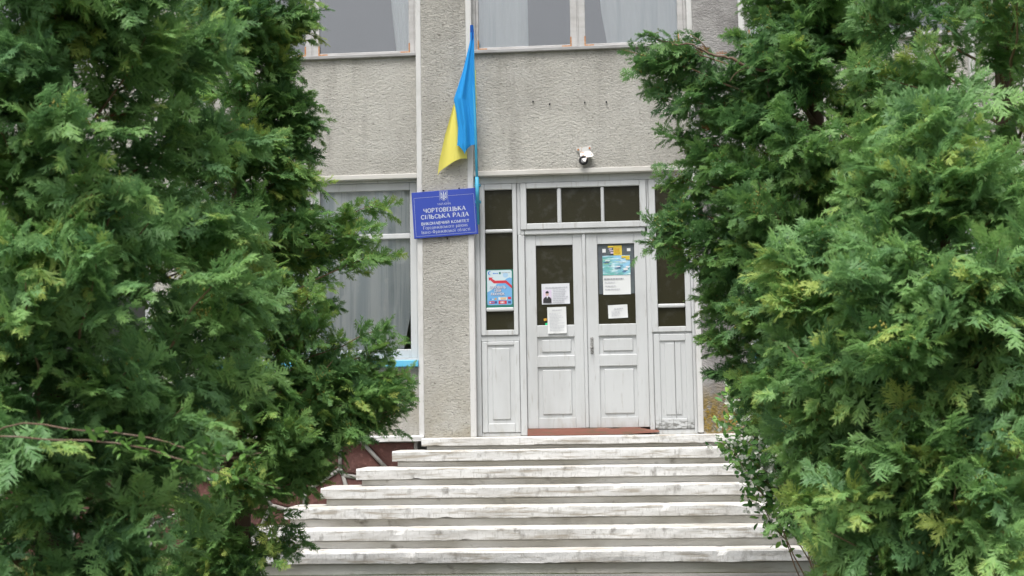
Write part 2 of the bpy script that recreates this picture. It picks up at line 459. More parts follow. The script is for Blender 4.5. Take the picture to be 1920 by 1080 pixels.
for bi, (x0, x1) in enumerate(BAYS):
    door_bay = bi == 2
    sp = box('spandrel_panel', M['stucco'], hall, x0, x1, -0.035, 0.25, 2.645, 3.955, 0.0)
    if door_bay:
        for bx, bz in ((-0.703, 3.366), (-0.086, 3.368), (-0.883, 3.402), (-0.32, 3.37)):
            bolt_or_plug(sp, bx, bz, -0.035)
    box('lintel', M['lintel'], hall, x0, x1, -0.075, 0.25, 2.590, 2.645, 0.006)
    box('upper_wall', M['stucco'], hall, x0, x1, -0.035, 0.25, 5.86, TOP, 0.0)
    if not door_bay:
        box('parapet_panel', M['stucco'], hall, x0, x1, -0.035, 0.25, -0.195, 0.535, 0.0)
    # ---- upper window
    w = MB()
    fy0, fy1 = 0.015, 0.10
    w.box(x0, x0 + 0.036, fy0, fy1, 3.995, 5.86, 0.004)
    w.box(x1 - 0.030, x1, fy0, fy1, 3.995, 5.86, 0.004)
    w.box(x0 + 0.036, x1 - 0.030, fy0, fy1, 5.81, 5.86, 0.004)
    xm0 = x0 + 1.156
    w.box(xm0, xm0 + 0.014, fy0 + 0.012, fy1, 3.995, 5.81, 0.002)
    w = w.build('upper_window', M['grey_wood'], hall)
    # sill under the upper window
    MB().box(x0, x1, -0.07 + 0.0, 0.10, 3.955, 3.995, 0.006).build('sill', M['dark_gap'], w)
    gz0, gz1 = 4.043, 5.76
    for (a, b, ga, gb) in ((x0 + 0.037, xm0 - 0.001, x0 + 0.067, xm0 - 0.075), (xm0 + 0.015, x1 - 0.031, xm0 + 0.089, x1 - 0.094)):
        s = MB()
        sy0, sy1 = 0.028, 0.075
        s.box(a, ga, sy0, sy1, 3.997, 5.808, 0.004)
        s.box(gb, b, sy0, sy1, 3.997, 5.808, 0.004)
        s.box(ga, gb, sy0, sy1, 3.997, gz0, 0.004)
        s.box(ga, gb, sy0, sy1, gz1, 5.808, 0.004)
        s.build('sash', M['grey_wood'], w)
        MB().box(ga - 0.004, gb + 0.004, 0.050, 0.054, gz0 - 0.004, gz1 + 0.004).build('pane', M['glass'], w)
        for sx, ex in ((ga - 0.012, 1), (gb + 0.012, -1)):
            c = MB()
            c.box(min(sx, sx + ex * 0.105), max(sx, sx + ex * 0.105), sy0 - 0.004, sy0, gz0 - 0.026, gz0 - 0.010)
            c.box(min(sx, sx + ex * 0.014), max(sx, sx + ex * 0.014), sy0 - 0.0045, sy0, gz0 - 0.010, gz0 + 0.085)
            c.build('corner_bracket', M['rust'], w)
    if not door_bay:
        # ---- lower window
        w = MB()
        w.box(x0, x0 + 0.022, 0.0, 0.10, 0.607, 2.59, 0.004)
        w.box(x1 - 0.020, x1, 0.0, 0.10, 0.607, 2.59, 0.004)
        w.box(x0 + 0.022, x1 - 0.020, 0.0, 0.10, 2.563, 2.59, 0.004)
        w.box(x0 + 0.022, x1 - 0.020, 0.0, 0.10, 0.607, 0.63, 0.004)
        w = w.build('lower_window', M['white'], hall)
        MB().box(x0, x1, -0.13, 0.10, 0.537, 0.605, 0.006).build('sill', M['blue_sill'], w)
        xm = (x0 + x1) / 2
        for (a, b) in ((x0 + 0.023, xm - 0.002), (xm + 0.002, x1 - 0.021)):
            ga, gb = a + 0.075, b - 0.075
            s = MB()
            s.box(a, ga, 0.015, 0.07, 0.632, 2.561, 0.005)
            s.box(gb, b, 0.015, 0.07, 0.632, 2.561, 0.005)
            s.box(ga, gb, 0.015, 0.07, 0.632, 0.731, 0.005)
            s.box(ga, gb, 0.015, 0.07, 2.478, 2.561, 0.005)
            s.box(ga, gb, 0.018, 0.07, 1.942, 1.998, 0.006)
            s.build('sash', M['white'], w)
            MB().box(ga - 0.004, gb + 0.004, 0.045, 0.049, 0.727, 1.946).build('pane', M['glass_low'], w)
            MB().box(ga - 0.004, gb + 0.004, 0.045, 0.049, 1.994, 2.482).build('pane', M['glass_low'], w)

# inner shell so the rooms are dark, end walls, storey slab and roof
sh = MB()
sh.box(-8.05, 7.30, 3.0, 3.2, GZ, TOP)
sh.box(-8.07, -7.9, 0.25, 3.0, GZ, TOP)
sh.box(7.15, 7.32, 0.25, 3.0, GZ, TOP)
for a in (-4.82, -1.86, 1.10, 4.06):
    sh.box(a - 0.06, a + 0.06, 0.25, 3.0, GZ, TOP)
sh.box(-7.9, 7.15, 0.26, 3.0, -0.45, -0.24)
sh.box(-7.9, 7.15, 0.26, 3.0, 2.75, 3.6)
sh.build('inner_wall', M['room'], hall)
rf = MB().box(-8.5, 7.75, -0.45, 3.6, TOP, TOP + 0.22, 0.02).build('roof', M['roof'], hall)

# plinth of irregular red stones with raised grey pointing
plinth = MB()
plinth.box(-8.09, -2.2, -0.05, 0.25, GZ - 0.1, -0.257)
plinth.box(1.45, 7.34, -0.05, 0.25, GZ - 0.1, -0.257)
plinth.box(-2.2, 1.45, 0.02, 0.25, GZ - 0.1, -0.257)
plinth = plinth.build('plinth', M['mortar'], hall)
def clip(poly, p, n):
    out = []
    for i in range(len(poly)):
        a, b = poly[i], poly[(i + 1) % len(poly)]
        da, db = (a - p) @ n, (b - p) @ n
        if da <= 0:
            out.append(a)
        if (da < 0 < db) or (db < 0 < da):
            out.append(a + (b - a) * (da / (da - db)))
    return out
joint = MB()
r2 = np.random.default_rng(21)
for (X0, X1) in ((-8.08, -2.2), (1.45, 7.33)):
    seeds = []
    nx_, nz_ = int((X1 - X0) / 0.42), 3
    for i in range(nx_):
        for j in range(nz_):
            seeds.append(((i + 0.5 + r2.uniform(-.42, .42)) * (X1 - X0) / nx_ + X0, (j + 0.5 + r2.uniform(-.42, .42)) * (-0.257 - GZ) / nz_ + GZ))
    seeds = np.array(seeds)
    for k, s0 in enumerate(seeds):
        poly = [np.array(q, float) for q in ((X0, GZ - .05), (X1, GZ - .05), (X1, -0.262), (X0, -0.262))]
        for j, s1 in enumerate(seeds):
            if j != k and np.hypot(*(s1 - s0)) < 1.6:
                d = s1 - s0
                poly = clip(poly, (s0 + s1) / 2, d / np.hypot(*d))
                if len(poly) < 3:
                    break
        if len(poly) < 3:
            continue
        c = sum(poly) / len(poly)
        ins, ins2 = [], []
        for q in poly:
            d = c - q
            L_ = np.hypot(*d)
            ins.append(q + d / L_ * min(0.022, L_ * .3))
            ins2.append(q + d / L_ * min(0.06, L_ * .5))
        b = bmesh.new()
        y1 = -0.072 - r2.uniform(0, 0.018)
        lo = [b.verts.new((q[0], -0.05, q[1])) for q in ins]
        mid = [b.verts.new((q[0], y1 + .012, q[1])) for q in ins]
        top = [b.verts.new((q[0] , y1 + r2.uniform(-.006, .006), q[1])) for q in ins2]
        cv = b.verts.new((c[0], y1 - 0.012, c[1]))
        n = len(lo)
        for i in range(n):
            i2 = (i + 1) % n
            b.faces.new([lo[i], lo[i2], mid[i2], mid[i]])
            b.faces.new([mid[i], mid[i2], top[i2], top[i]])
            b.faces.new([top[i], top[i2], cv])
        bmesh.ops.recalc_face_normals(b, faces=b.faces[:])
        me = bpy.data.meshes.new('stone')
        b.to_mesh(me)
        b.free()
        link_mesh('stone', me, M['stone'], plinth)
        for i in range(n):
            a, q = poly[i], poly[(i + 1) % n]
            if a[0] + a[1] * 1.37 < q[0] + q[1] * 1.37 and min(a[1], q[1]) < -0.27:
                joint.tube([(a[0], -0.082, a[1]), ((a[0] + q[0]) / 2, -0.092, (a[1] + q[1]) / 2), (q[0], -0.082, q[1])], [0.024, 0.021, 0.024], 6)
tag(joint.build('mortar_joint', M['mortar'], plinth), kind='stuff')
def rough_slab(name, m, parent, x0, x1, y0, y1, z0, z1, seed, amp=0.006, n=90, chip=0.3):
    """a concrete slab with a worn, chipped front edge"""
    bm = bmesh.new()
    prof = [(y1, z0), (y0 + 0.004, z0), (y0, z0 + 0.006), (y0, (z0 + z1) / 2), (y0, z1 - 0.012), (y0 + 0.012, z1), (y1, z1)]
    rings = []
    for i in range(n + 1):
        x = x0 + (x1 - x0) * i / n
        ring = []
        for k, (y, z) in enumerate(prof):
            v = Vector((x * 1.7, seed * 7.3, k * 0.9))
            a = (noise.noise(v) + 0.45 * noise.noise(v * 9.0)) * amp
            c = max(0.0, noise.noise(Vector((x * 6.5, seed * 3.1, 5.0))) - 0.42) * 0.10 * chip if k in (4, 5) else 0
            e = max(0.0, noise.noise(Vector((x * 5.1, seed * 5.7, 9.0))) - 0.38) * 0.04 if k in (1, 2) else 0
            ring.append(bm.verts.new((x, y + (a if 0 < k < 6 else 0) + c * 0.8, z + a * (0 if k in (0, 6) else 0.8) - c * 0.5 + e)))
        rings.append(ring)
    for i in range(n):
        for k in range(len(prof)):
            k2 = (k + 1) % len(prof)
            bm.faces.new([rings[i][k], rings[i + 1][k], rings[i + 1][k2], rings[i][k2]])
    bm.faces.new(rings[0])
    bm.faces.new(rings[-1][::-1])
    bmesh.ops.recalc_face_normals(bm, faces=bm.faces[:])
    if isinstance(m, list):
        for f in bm.faces:
            f.material_index = 1 if f.normal.z > 0.75 else 0
    me = bpy.data.meshes.new(name)
    bm.to_mesh(me)
    bm.free()
    return link_mesh(name, me, m, parent)
rough_slab('plinth_ledge', M['ledge'], hall, -8.09, -2.105, -0.16, 0.0, -0.257, -0.197, 3)
rough_slab('plinth_ledge', M['ledge'], hall, 1.375, 7.34, -0.16, 0.0, -0.257, -0.197, 4)

# ------------------------------------------------------------------ entrance: frame, sidelights, transom, doors
fr = MB()
fr.box(-1.545, -1.494, 0.0, 0.12, -0.225, 2.59, 0.006)
fr.box(0.768, 0.80, 0.0, 0.12, -0.225, 2.59, 0.006)
fr.box(-1.494, 0.768, 0.004, 0.12, 2.513, 2.59, 0.005)          # head board
fr.box(-1.082, -1.046, 0.010, 0.12, 1.945, 2.512, 0.004)        # posts beside the transom
fr.box(0.319, 0.340, 0.010, 0.12, 1.945, 2.512, 0.003)
fr.box(-1.077, -1.006, 0.006, 0.12, -0.22, 1.944, 0.006)        # posts beside the doors
fr.box(0.300, 0.352, 0.006, 0.12, -0.22, 1.944, 0.006)
fr.box(-1.005, 0.299, 0.002, 0.12, 1.945, 1.997, 0.008)         # transom bar
fr.box(-1.045, -1.006, 0.002, 0.12, 1.945, 1.997, 0.004)
fr.box(-1.494, -1.078, 0.012, 0.12, 0.797, 0.857, 0.004)        # rails below the sidelights
fr.box(0.353, 0.768, 0.012, 0.12, 0.841, 0.860, 0.004)
fr.box(-1.494, -1.078, 0.010, 0.12, -0.225, -0.186, 0.004)
fr.box(0.353, 0.768, 0.010, 0.12, -0.225, -0.176, 0.004)
frame = fr.build('entrance_frame', M['white'], hall)
box('weather_strip', M['white'], hall, -0.62, 0.0, -0.0, 0.01, 2.5, 2.5105, 0.0)

def sidelight(x0, x1, g0, g1):
    s = MB()
    y0, y1 = -0.004, 0.06
    zb, zt, gb, gt = 0.860, 2.511, 0.918, 2.448
    s.box(x0, g0, y0, y1, zb, zt, 0.006)
    s.box(g1, x1, y0, y1, zb, zt, 0.006)
    s.box(g0, g1, y0, y1, zb, gb, 0.006)
    s.box(g0, g1, y0, y1, gt, zt, 0.006)
    s = s.build('sidelight', M['white'], hall)
    for (a, b) in ((1.976, 2.014), (1.121, 1.162)):
        box('glazing_bar', M['white'], s, g0, g1, 0.004, 0.045, a, b, 0.010)
    for (a, b) in ((0.918, 1.121), (1.162, 1.976), (2.014, 2.448)):
        box('pane', M['door_glass'], s, g0 - 0.004, g1 + 0.004, 0.030, 0.036, a - 0.004, b + 0.004, 0.0)
    return s
sidelight(-1.490, -1.085, -1.436, -1.133)
sidelight(0.342, 0.766, 0.412, 0.706)

def lower_panel(x0, x1, zb, zt, i0, i1, j0, j1, m, split=False):
    s = MB()
    y0, y1 = 0.0, 0.06
    s.box(x0, i0, y0, y1, zb, zt, 0.006)
    s.box(i1, x1, y0, y1, zb, zt, 0.006)
    s.box(i0, i1, y0, y1, zb, j0, 0.006)
    s.box(i0, i1, y0, y1, j1, zt, 0.006)
    s = s.build('kick_panel', m, hall)
    ya = 0.013
    if split:
        xm = (i0 + i1) / 2 + 0.02
        box('board', m, s, i0 - 0.003, xm - 0.0015, ya, 0.05, j0 - 0.003, j1 + 0.003, 0.003)
        box('board', m, s, xm + 0.0015, i1 + 0.003, ya + 0.002, 0.05, j0 - 0.003, j1 + 0.003, 0.003)
        box('raised_field', m, s, i0 + 0.05, xm - 0.002, ya - 0.008, ya + 0.004, j0 + 0.04, j1 - 0.02, 0.006)
        box('raised_field', m, s, xm + 0.002, i1 - 0.05, ya - 0.007, ya + 0.004, j0 + 0.04, j1 - 0.02, 0.006)
    else:
        box('board', m, s, i0 - 0.003, i1 + 0.003, ya, 0.05, j0 - 0.003, j1 + 0.003, 0.003)
        box('raised_field', m, s, i0 + 0.05, i1 - 0.045, ya - 0.010, ya + 0.004, j0 + 0.04, j1 - 0.03, 0.008)
lower_panel(-1.488, -1.080, -0.183, 0.794, -1.427, -1.137, -0.085, 0.753, M['white'])
lower_panel(0.356, 0.766, -0.170, 0.838, 0.423, 0.694, -0.062, 0.764, M['worn_white'], True)

# transom window
t = MB()
y0, y1 = -0.012, 0.05
t.box(-1.044, -0.978, y0, y1, 2.0, 2.510, 0.006)
t.box(0.246, 0.317, y0, y1, 2.0, 2.510, 0.006)
t.box(-0.978, 0.246, y0, y1, 2.0, 2.066, 0.006)
t.box(-0.978, 0.246, y0, y1, 2.450, 2.510, 0.006)
t = t.build('transom_window', M['white'], hall)
for (a, b) in ((-0.644, -0.600), (-0.172, -0.136)):
    box('glazing_bar', M['white'], t, a, b, -0.004, 0.04, 2.066, 2.450, 0.010)
for (a, b) in ((-0.978, -0.644), (-0.600, -0.172), (-0.136, 0.246)):
    box('pane', M['door_glass'], t, a - 0.004, b + 0.004, 0.022, 0.028, 2.062, 2.454, 0.0)

def door(x0, x1, g0, g1, p0, p1, h):
    y0, y1 = 0.030, 0.085
    zb, zt = -0.147, 1.943
    d = MB()
    d.box(x0, g0, y0, y1, zb, zt, 0.004)
    d.box(g1, x1, y0, y1, zb, zt, 0.004)
    d = d.build('door_leaf', M['white'], hall)
    yr = y0 + 0.002
    box('rail', M['white'], d, g0 + .001, g1 - .001, yr, y1, 1.827, zt, 0.003)
    box('rail', M['white'], d, g0 - .004, g1 + .004, yr - 0.006, y1, 0.832 , 0.960, 0.006)
    box('rail', M['white'], d, g0 - .004, g1 + .004, yr - 0.006, y1, 0.508, 0.632, 0.006)
    box('rail', M['white'], d, g0 + .001, g1 - .001, yr, y1, zb, -0.036, 0.003)
    for (a, b) in ((0.632, 0.832), (-0.036, 0.508)):
        box('panel', M['white'], d, g0 - .003, g1 + .003, y0 + 0.016, y1 - 0.01, a - .003, b + .003, 0.0)
        box('raised_field', M['white'], d, g0 + 0.045, g1 - 0.035, y0 + 0.004, y0 + 0.022, a + 0.036, b - 0.028, 0.009)
    box('pane', M['door_glass'], d, g0 - .004, g1 + .004, y0 + 0.022, y0 + 0.028, 0.956, 1.831, 0.0)
    return d
dl = door(-1.003, -0.386, -0.887, -0.487, 0, 0, 0)
dr = door(-0.346, 0.298, -0.222, 0.176, 0, 0, 0)
box('meeting_strip', M['white'], dr, -0.385, -0.348, 0.016, 0.05, -0.147, 1.943, 0.006)
hd = MB()
hd.box(-0.316, -0.284, 0.022, 0.030, 0.645, 0.820, 0.003)
hd.tube([(-0.300, 0.022, 0.715), (-0.300, -0.015, 0.715), (-0.307, -0.022, 0.71), (-0.318, -0.024, 0.70)], 0.008, 7)
hd.tube([(-0.297, 0.024, 0.69), (-0.297, -0.004, 0.688), (-0.297, -0.010, 0.665)], 0.006, 6)
hd.build('handle', M['metal'], dr)

# broken red-brown threshold
th = bmesh.new()
N = 40
rows = []
for i in range(N + 1):
    x = -1.003 + 1.395 * i / N
    topz = -0.148 + (0.004 * noise.noise(Vector((x * 7, 0, 0))))
    botz = -0.220
    if x > -0.2:
        topz -= max(0, noise.noise(Vector((x * 5.5, 2.0, 0)))) * 0.045
    if x > 0.02:
        botz += 0.018 * (x - 0.02) / 0.37
    if x > 0.27:
        topz -= (x - 0.27) / 0.12 * 0.035
    yy = -0.055 + 0.012 * noise.noise(Vector((x * 4, 1, 3)))
    rows.append([th.verts.new((x, 0.09, botz)), th.verts.new((x, yy, botz)), th.verts.new((x, yy + .004, (topz + botz) / 2)), th.verts.new((x, yy + .01, topz)), th.verts.new((x, 0.09, topz))])
for i in range(N):
    for k in range(4):
        th.faces.new([rows[i][k], rows[i + 1][k], rows[i + 1][k + 1], rows[i][k + 1]])
th.faces.new(rows[0])
th.faces.new(rows[-1][::-1])
bmesh.ops.recalc_face_normals(th, faces=th.faces[:])
me = bpy.data.meshes.new('threshold')
th.to_mesh(me)
th.free()
link_mesh('threshold', me, M['red_sill'], hall)

# ------------------------------------------------------------------ entrance steps
st = thing('entrance_steps', 'wide flight of whitewashed concrete steps with chipped edges below the white doors', 'steps', (-0.37, -1.2, GZ))
tops = [-0.225, -0.350, -0.515, -0.687, -0.86, -1.04, -1.22, GZ]
slabs = [0.085, 0.105, 0.105, 0.105, 0.105, 0.105, 0.105]
for i in range(7):
    e = [0.0, 0.26, 0.575, 0.87, 1.16, 1.45, 1.74][i]
    xl, xr = -2.10 - e, 1.37 + e
    yf = -0.35 - 0.30 * i
    yb = 0.015 if i == 0 else yf + 0.34
    # riser block recessed under the overhanging slab
    s = rough_slab('step', M['step_dirty'], st, xl + 0.05, xr - 0.05, yf + 0.045, 0.012, tops[i + 1] - 0.002, tops[i] - slabs[i], 20 + i, 0.004, 60, 0.1)
    rough_slab('tread_slab', [M['step_white'], M['step_dirty']], s, xl, xr, yf, 0.015 if i == 0 else yf + 0.6, tops[i] - slabs[i], tops[i], i + 1, 0.0055, 260, 0.7)

# ------------------------------------------------------------------ stroke lettering
def arc(cx, cy, rx, ry, a0, a1, n=10):
    return [(cx + rx * math.cos(math.radians(a0 + (a1 - a0) * i / n)), cy + ry * math.sin(math.radians(a0 + (a1 - a0) * i / n))) for i in range(n + 1)]
# glyph: (advance, [(points, weight)], serifs [(x, y)])  weight: 2 thick, 1 middle, 0 thin
def G(ch):
    V = lambda x, a=0, b=1: ([(x, a), (x, b)], 2)
    sv = lambda *xs: [(x, y) for x in xs for y in (0, 1)]
    return {
     'А': (.86, [([(.08, 0), (.42, 1)], 0), ([(.42, 1), (.76, 0)], 2), ([(.2, .33), (.62, .33)], 0)], [(.08, 0), (.76, 0)]),
     'Б': (.74, [V(.14), ([(.14, 1), (.62, 1), (.62, .84)], 0), ([(.14, .55), (.42, .55)] + arc(.42, .275, .2, .275, 90, -90) + [(.14, 0)], 1)], sv(.14)),
     'В': (.74, [V(.14), ([(.14, 1)] + arc(.38, .77, .2, .23, 90, -90, 8) + [(.14, .54)], 1), ([(.36, .54)] + arc(.40, .27, .22, .27, 90, -90, 8) + [(.14, 0)], 1)], sv(.14)),
     'Г': (.64, [V(.14), ([(.14, 1), (.58, 1), (.58, .8)], 0)], sv(.14)),
     'Д': (.86, [([(.22, 0), (.38, 1)], 0), V(.66), ([(.38, 1), (.66, 1)], 0), ([(.08, -.2), (.08, 0), (.8, 0), (.8, -.2)], 0)], [(.66, 1)]),
     'Е': (.70, [V(.14), ([(.14, 1), (.6, 1), (.6, .82)], 0), ([(.14, .53), (.46, .53)], 0), ([(.14, 0), (.62, 0), (.62, .2)], 0)], sv(.14)),
     'И': (.90, [V(.14), V(.74), ([(.14, .05), (.74, .95)], 0)], sv(.14, .74)),
     'Й': (.90, [V(.14), V(.74), ([(.14, .05), (.74, .95)], 0), (arc(.44, 1.28, .16, .14, 180, 360, 6), 0)], sv(.14, .74)),
     'І': (.40, [V(.19)], sv(.19)),
     'Ї': (.44, [V(.21), ([(.08, 1.14), (.08, 1.26)], 1), ([(.34, 1.14), (.34, 1.26)], 1)], sv(.21)),
     'К': (.84, [V(.14), ([(.2, .5), (.64, 1)], 0), ([(.3, .6), (.74, 0)], 2)], sv(.14) + [(.64, 1), (.74, 0)]),
     'Л': (.84, [([(.04, .02), (.16, .04), (.30, 1)], 0), V(.66), ([(.30, 1), (.66, 1)], 0)], sv(.66)),
     'М': (1.02, [([(.14, 0), (.14, 1)], 0), ([(.14, 1), (.50, .08)], 2), ([(.50, .08), (.84, 1)], 0), V(.86)], sv(.14, .86)),
     'Н': (.90, [V(.14), V(.74), ([(.14, .52), (.74, .52)], 0)], sv(.14, .74)),
     'О': (.88, [(arc(.44, .5, .34, .48, 0, 360, 22), 1)], []),
     'П': (.90, [V(.14), V(.74), ([(.14, 1), (.74, 1)], 0)], sv(.14, .74)),
     'Р': (.72, [V(.14), ([(.14, 1)] + arc(.38, .74, .23, .26, 90, -90, 8) + [(.14, .48)], 1)], sv(.14)),
     'С': (.78, [(arc(.44, .5, .34, .48, 40, 320, 16), 1)], []),
     'Т': (.80, [V(.40), ([(.06, .8), (.06, 1), (.74, 1), (.74, .8)], 0)], [(.40, 0)]),
     'У': (.84, [([(.08, 1), (.44, .32)], 2), ([(.74, 1), (.40, .16), (.26, .02), (.14, .06)], 0)], [(.08, 1), (.74, 1)]),
     'Х': (.84, [([(.12, 1), (.72, 0)], 2), ([(.70, 1), (.10, 0)], 0)], [(.12, 1), (.72, 0), (.70, 1), (.10, 0)]),
     'Ф': (.98, [V(.48), (arc(.48, .5, .38, .30, 0, 360, 20), 1)], sv(.48)),
     'Ц': (.90, [V(.14), V(.70), ([(.14, 0), (.82, 0), (.82, -.22)], 0)], [(.14, 1), (.70, 1)]),
     'Ч': (.84, [V(.68), ([(.14, 1), (.14, .62), (.24, .48), (.46, .46), (.68, .54)], 1)], [(.14, 1), (.68, 1), (.68, 0)]),
     'Ь': (.72, [V(.14), ([(.14, .55), (.38, .55)] + arc(.40, .275, .2, .275, 90, -90, 8) + [(.14, 0)], 1)], sv(.14)),
     'а': (.72, [([(.14, .82), (.3, 1), (.5, .92), (.52, .7), (.52, .1), (.64, .02)], 1), ([(.52, .58), (.22, .46), (.12, .24), (.26, .03), (.52, .2)], 1)], []),
     'е': (.74, [([(.12, .54), (.64, .54)] + arc(.38, .5, .26, .48, 10, 310, 14), 1)], []),
     'р': (.76, [([(.18, -.42), (.18, .98)], 2), (arc(.38, .5, .26, .46, 150, -150, 12), 1)], [(.18, -.42)]),
     'у': (.80, [([(.08, 1), (.42, .06)], 2), ([(.72, 1), (.38, -.2), (.2, -.4), (.1, -.34)], 0)], [(.08, 1), (.72, 1)]),
     'б': (.76, [(arc(.38, .46, .27, .44, 0, 360, 16), 1), ([(.12, .5), (.16, 1.05), (.36, 1.36), (.6, 1.44)], 1)], []),
     'ф': (.98, [([(.48, -.42), (.48, 1.4)], 2), (arc(.48, .5, .38, .46, 0, 360, 18), 1)], []),
     'і': (.40, [V(.19), ([(.19, 1.3), (.19, 1.44)], 2)], sv(.19)),
     'ї': (.46, [V(.22), ([(.08, 1.3), (.08, 1.44)], 1), ([(.36, 1.3), (.36, 1.44)], 1)], sv(.22)),
     '-': (.46, [([(.06, .38), (.40, .38)], 1)], []),
     ' ': (.46, [], []),
    }[ch]
UP = dict(zip('вгдийклмнопстцчьх', 'ВГДИЙКЛМНОПСТЦЧЬХ'))
def text_strokes(s, wts, serif=True, track=0.04):
    """[(polygon points)], total advance; cap height 1"""
    polys, pen = [], 0.0
    for ch in s:
        k = 1.0
        low = ch.islower()
        if low:
            k = 0.70
            g = G(UP[ch]) if ch in UP else G(ch)
        else:
            g = G(ch)
        adv, strokes, serifs = g
        for pts, wt in strokes:
            hw = wts[wt] / 2 / (k if not low else 0.85)
            P = [Vector((p[0], p[1])) for p in pts]
            left, right = [], []
            for i, p in enumerate(P):
                d1 = (P[i] - P[i - 1]).normalized() if i > 0 else None
                d2 = (P[i + 1] - P[i]).normalized() if i < len(P) - 1 else None
                if d1 is None: d1 = d2
                if d2 is None: d2 = d1
                n1, n2 = Vector((-d1.y, d1.x)), Vector((-d2.y, d2.x))
                nn = (n1 + n2)
                nn = nn / max(0.55, nn.dot(n1)) if nn.length > 1e-4 else n1
                left.append(p + nn * hw)
                right.append(p - nn * hw)
            for i in range(len(P) - 1):
                polys.append([(pen + q.x * k, q.y * k) for q in (left[i], left[i + 1], right[i + 1], right[i])])
        if serif:
            for (x, y) in serifs:
                th_ = wts[0] * 0.55
                dy = th_ if y == 0 or y < -.1 else -th_
                polys.append([(pen + (x - .15) * k, y * k), (pen + (x + .15) * k, y * k), (pen + (x + .15) * k, y * k + dy), (pen + (x - .15) * k, y * k + dy)])
        pen += (adv + track) * k
    return polys, pen
def lettering(name, m, parent, s, mx, cx, z, h, width=None, wts=(0.07, 0.12, 0.17), serif=True, y=-0.002):
    """a line of lettering in the local plane (x, z) of mx, centred on cx, baseline z"""
    polys, adv = text_strokes(s, wts, serif)
    sx = h if width is None else width / adv
    b = MB()
    for i, p in enumerate(polys):
        d = y - 0.00012 * (i % 5)
        b.poly([mx @ Vector((cx + (q[0] - adv / 2) * sx, d, z + q[1] * h)) for q in p])
    return b.build(name, m, parent)

# ------------------------------------------------------------------ the blue name sign
SM = Matrix.Translation((-1.8565, -0.105, 2.187)) @ Matrix.Rotation(-math.radians(2.9), 4, 'Y')
sign = thing('name_sign', 'tilted blue sign board with silver Cyrillic lettering fixed across the left pilaster', 'sign', (-1.8565, -0.1, 2.187))
MB().box(-0.350, 0.350, -0.018, 0.010, -0.2525, 0.2525, 0.003, SM).build('board', M['sign_blue'], sign)
yb_ = -0.0195
def flat(name, m, parent, mx, rects, y):
    b = MB()
    for i, (a, c, d, e) in enumerate(rects):
        b.poly([mx @ Vector(p) for p in ((a, y, d), (c, y, d), (c, y, e), (a, y, e))])
    return b.build(name, m, parent)
lw = 0.0022
flat('border_line', M['sign_letter'], sign, SM, [(-.327, -.045, .187, .187 + lw), (.045, .327, .187, .187 + lw), (-.327, .327, -.232, -.232 + lw), (-.327, -.327 + lw, -.229, .1865), (.327 - lw, .327, -.229, .1865),
     (-.045, -.045 + lw, .14, .186), (-.045, -.045 + lw, .190, .252), (.045 - lw, .045, .11, .186), (.045 - lw, .045, .190, .252)], yb_)
# shield with a trident
em = MB()
def strip(pts, w, y):
    for i in range(len(pts) - 1):
        a, c = Vector(pts[i]), Vector(pts[i + 1])
        d = (c - a).normalized()
        n = Vector((-d.y, d.x)) * w / 2
        e_ = d * w * .3
        em.poly([SM @ Vector((q.x, y - 0.0001 * (i % 3), q.y)) for q in (a + n - e_, c + n + e_, c - n + e_, a - n - e_)])
cz = 0.192
strip([(-.036, cz + .050), (.036, cz + .050), (.036, cz - .025), (.024, cz - .040), (0, cz - .052), (-.024, cz - .040), (-.036, cz - .025), (-.036, cz + .050)], 0.003, yb_)
strip([(0, cz + .040), (0, cz - .042)], 0.010, yb_ - .0004)
for s_ in (-1, 1):
    strip([(s_ * .026, cz + .036), (s_ * .026, cz - .022), (s_ * .012, cz - .024), (0, cz - .040)], 0.007, yb_ - .0008)
    strip([(s_ * .024, cz + .034), (s_ * .015, cz + .012), (s_ * .010, cz - .008), (s_ * .020, cz - .018)], 0.006, yb_ - .0012)
em.build('emblem', M['sign_letter'], sign)
B_, R_ = (0.09, 0.17, 0.22), (0.06, 0.11, 0.14)
lettering('lettering', M['sign_letter'], sign, 'УКРАЇНА', SM, 0.0, 0.092, 0.022, 0.150, R_, True, yb_)
lettering('lettering', M['sign_letter'], sign, 'ЧОРТОВЕЦЬКА', SM, 0.0, 0.020, 0.044, 0.465, B_, True, yb_)
lettering('lettering', M['sign_letter'], sign, 'СІЛЬСЬКА РАДА', SM, 0.0, -0.048, 0.044, 0.525, B_, True, yb_)
lettering('lettering', M['sign_letter'], sign, 'ВИКОНАВЧИЙ КОМІТЕТ', SM, 0.0, -0.114, 0.030, 0.525, B_, True, yb_)
lettering('lettering', M['sign_letter'], sign, 'Городенківського району', SM, 0.0, -0.160, 0.034, 0.490, R_, True, yb_)
lettering('lettering', M['sign_letter'], sign, 'Івано-Франківської області', SM, 0.0, -0.208, 0.034, 0.535, R_, True, yb_)
for bx, bz in ((-0.22, 0.27), (0.17, 0.262), (0.01, -0.275)):
    q = SM @ Vector((bx, 0, bz))
    MB().tube([(q.x, -0.085, q.z), (q.x, -0.112, q.z)], 0.009, 6).build('fixing_bolt', M['rubber'], sign)

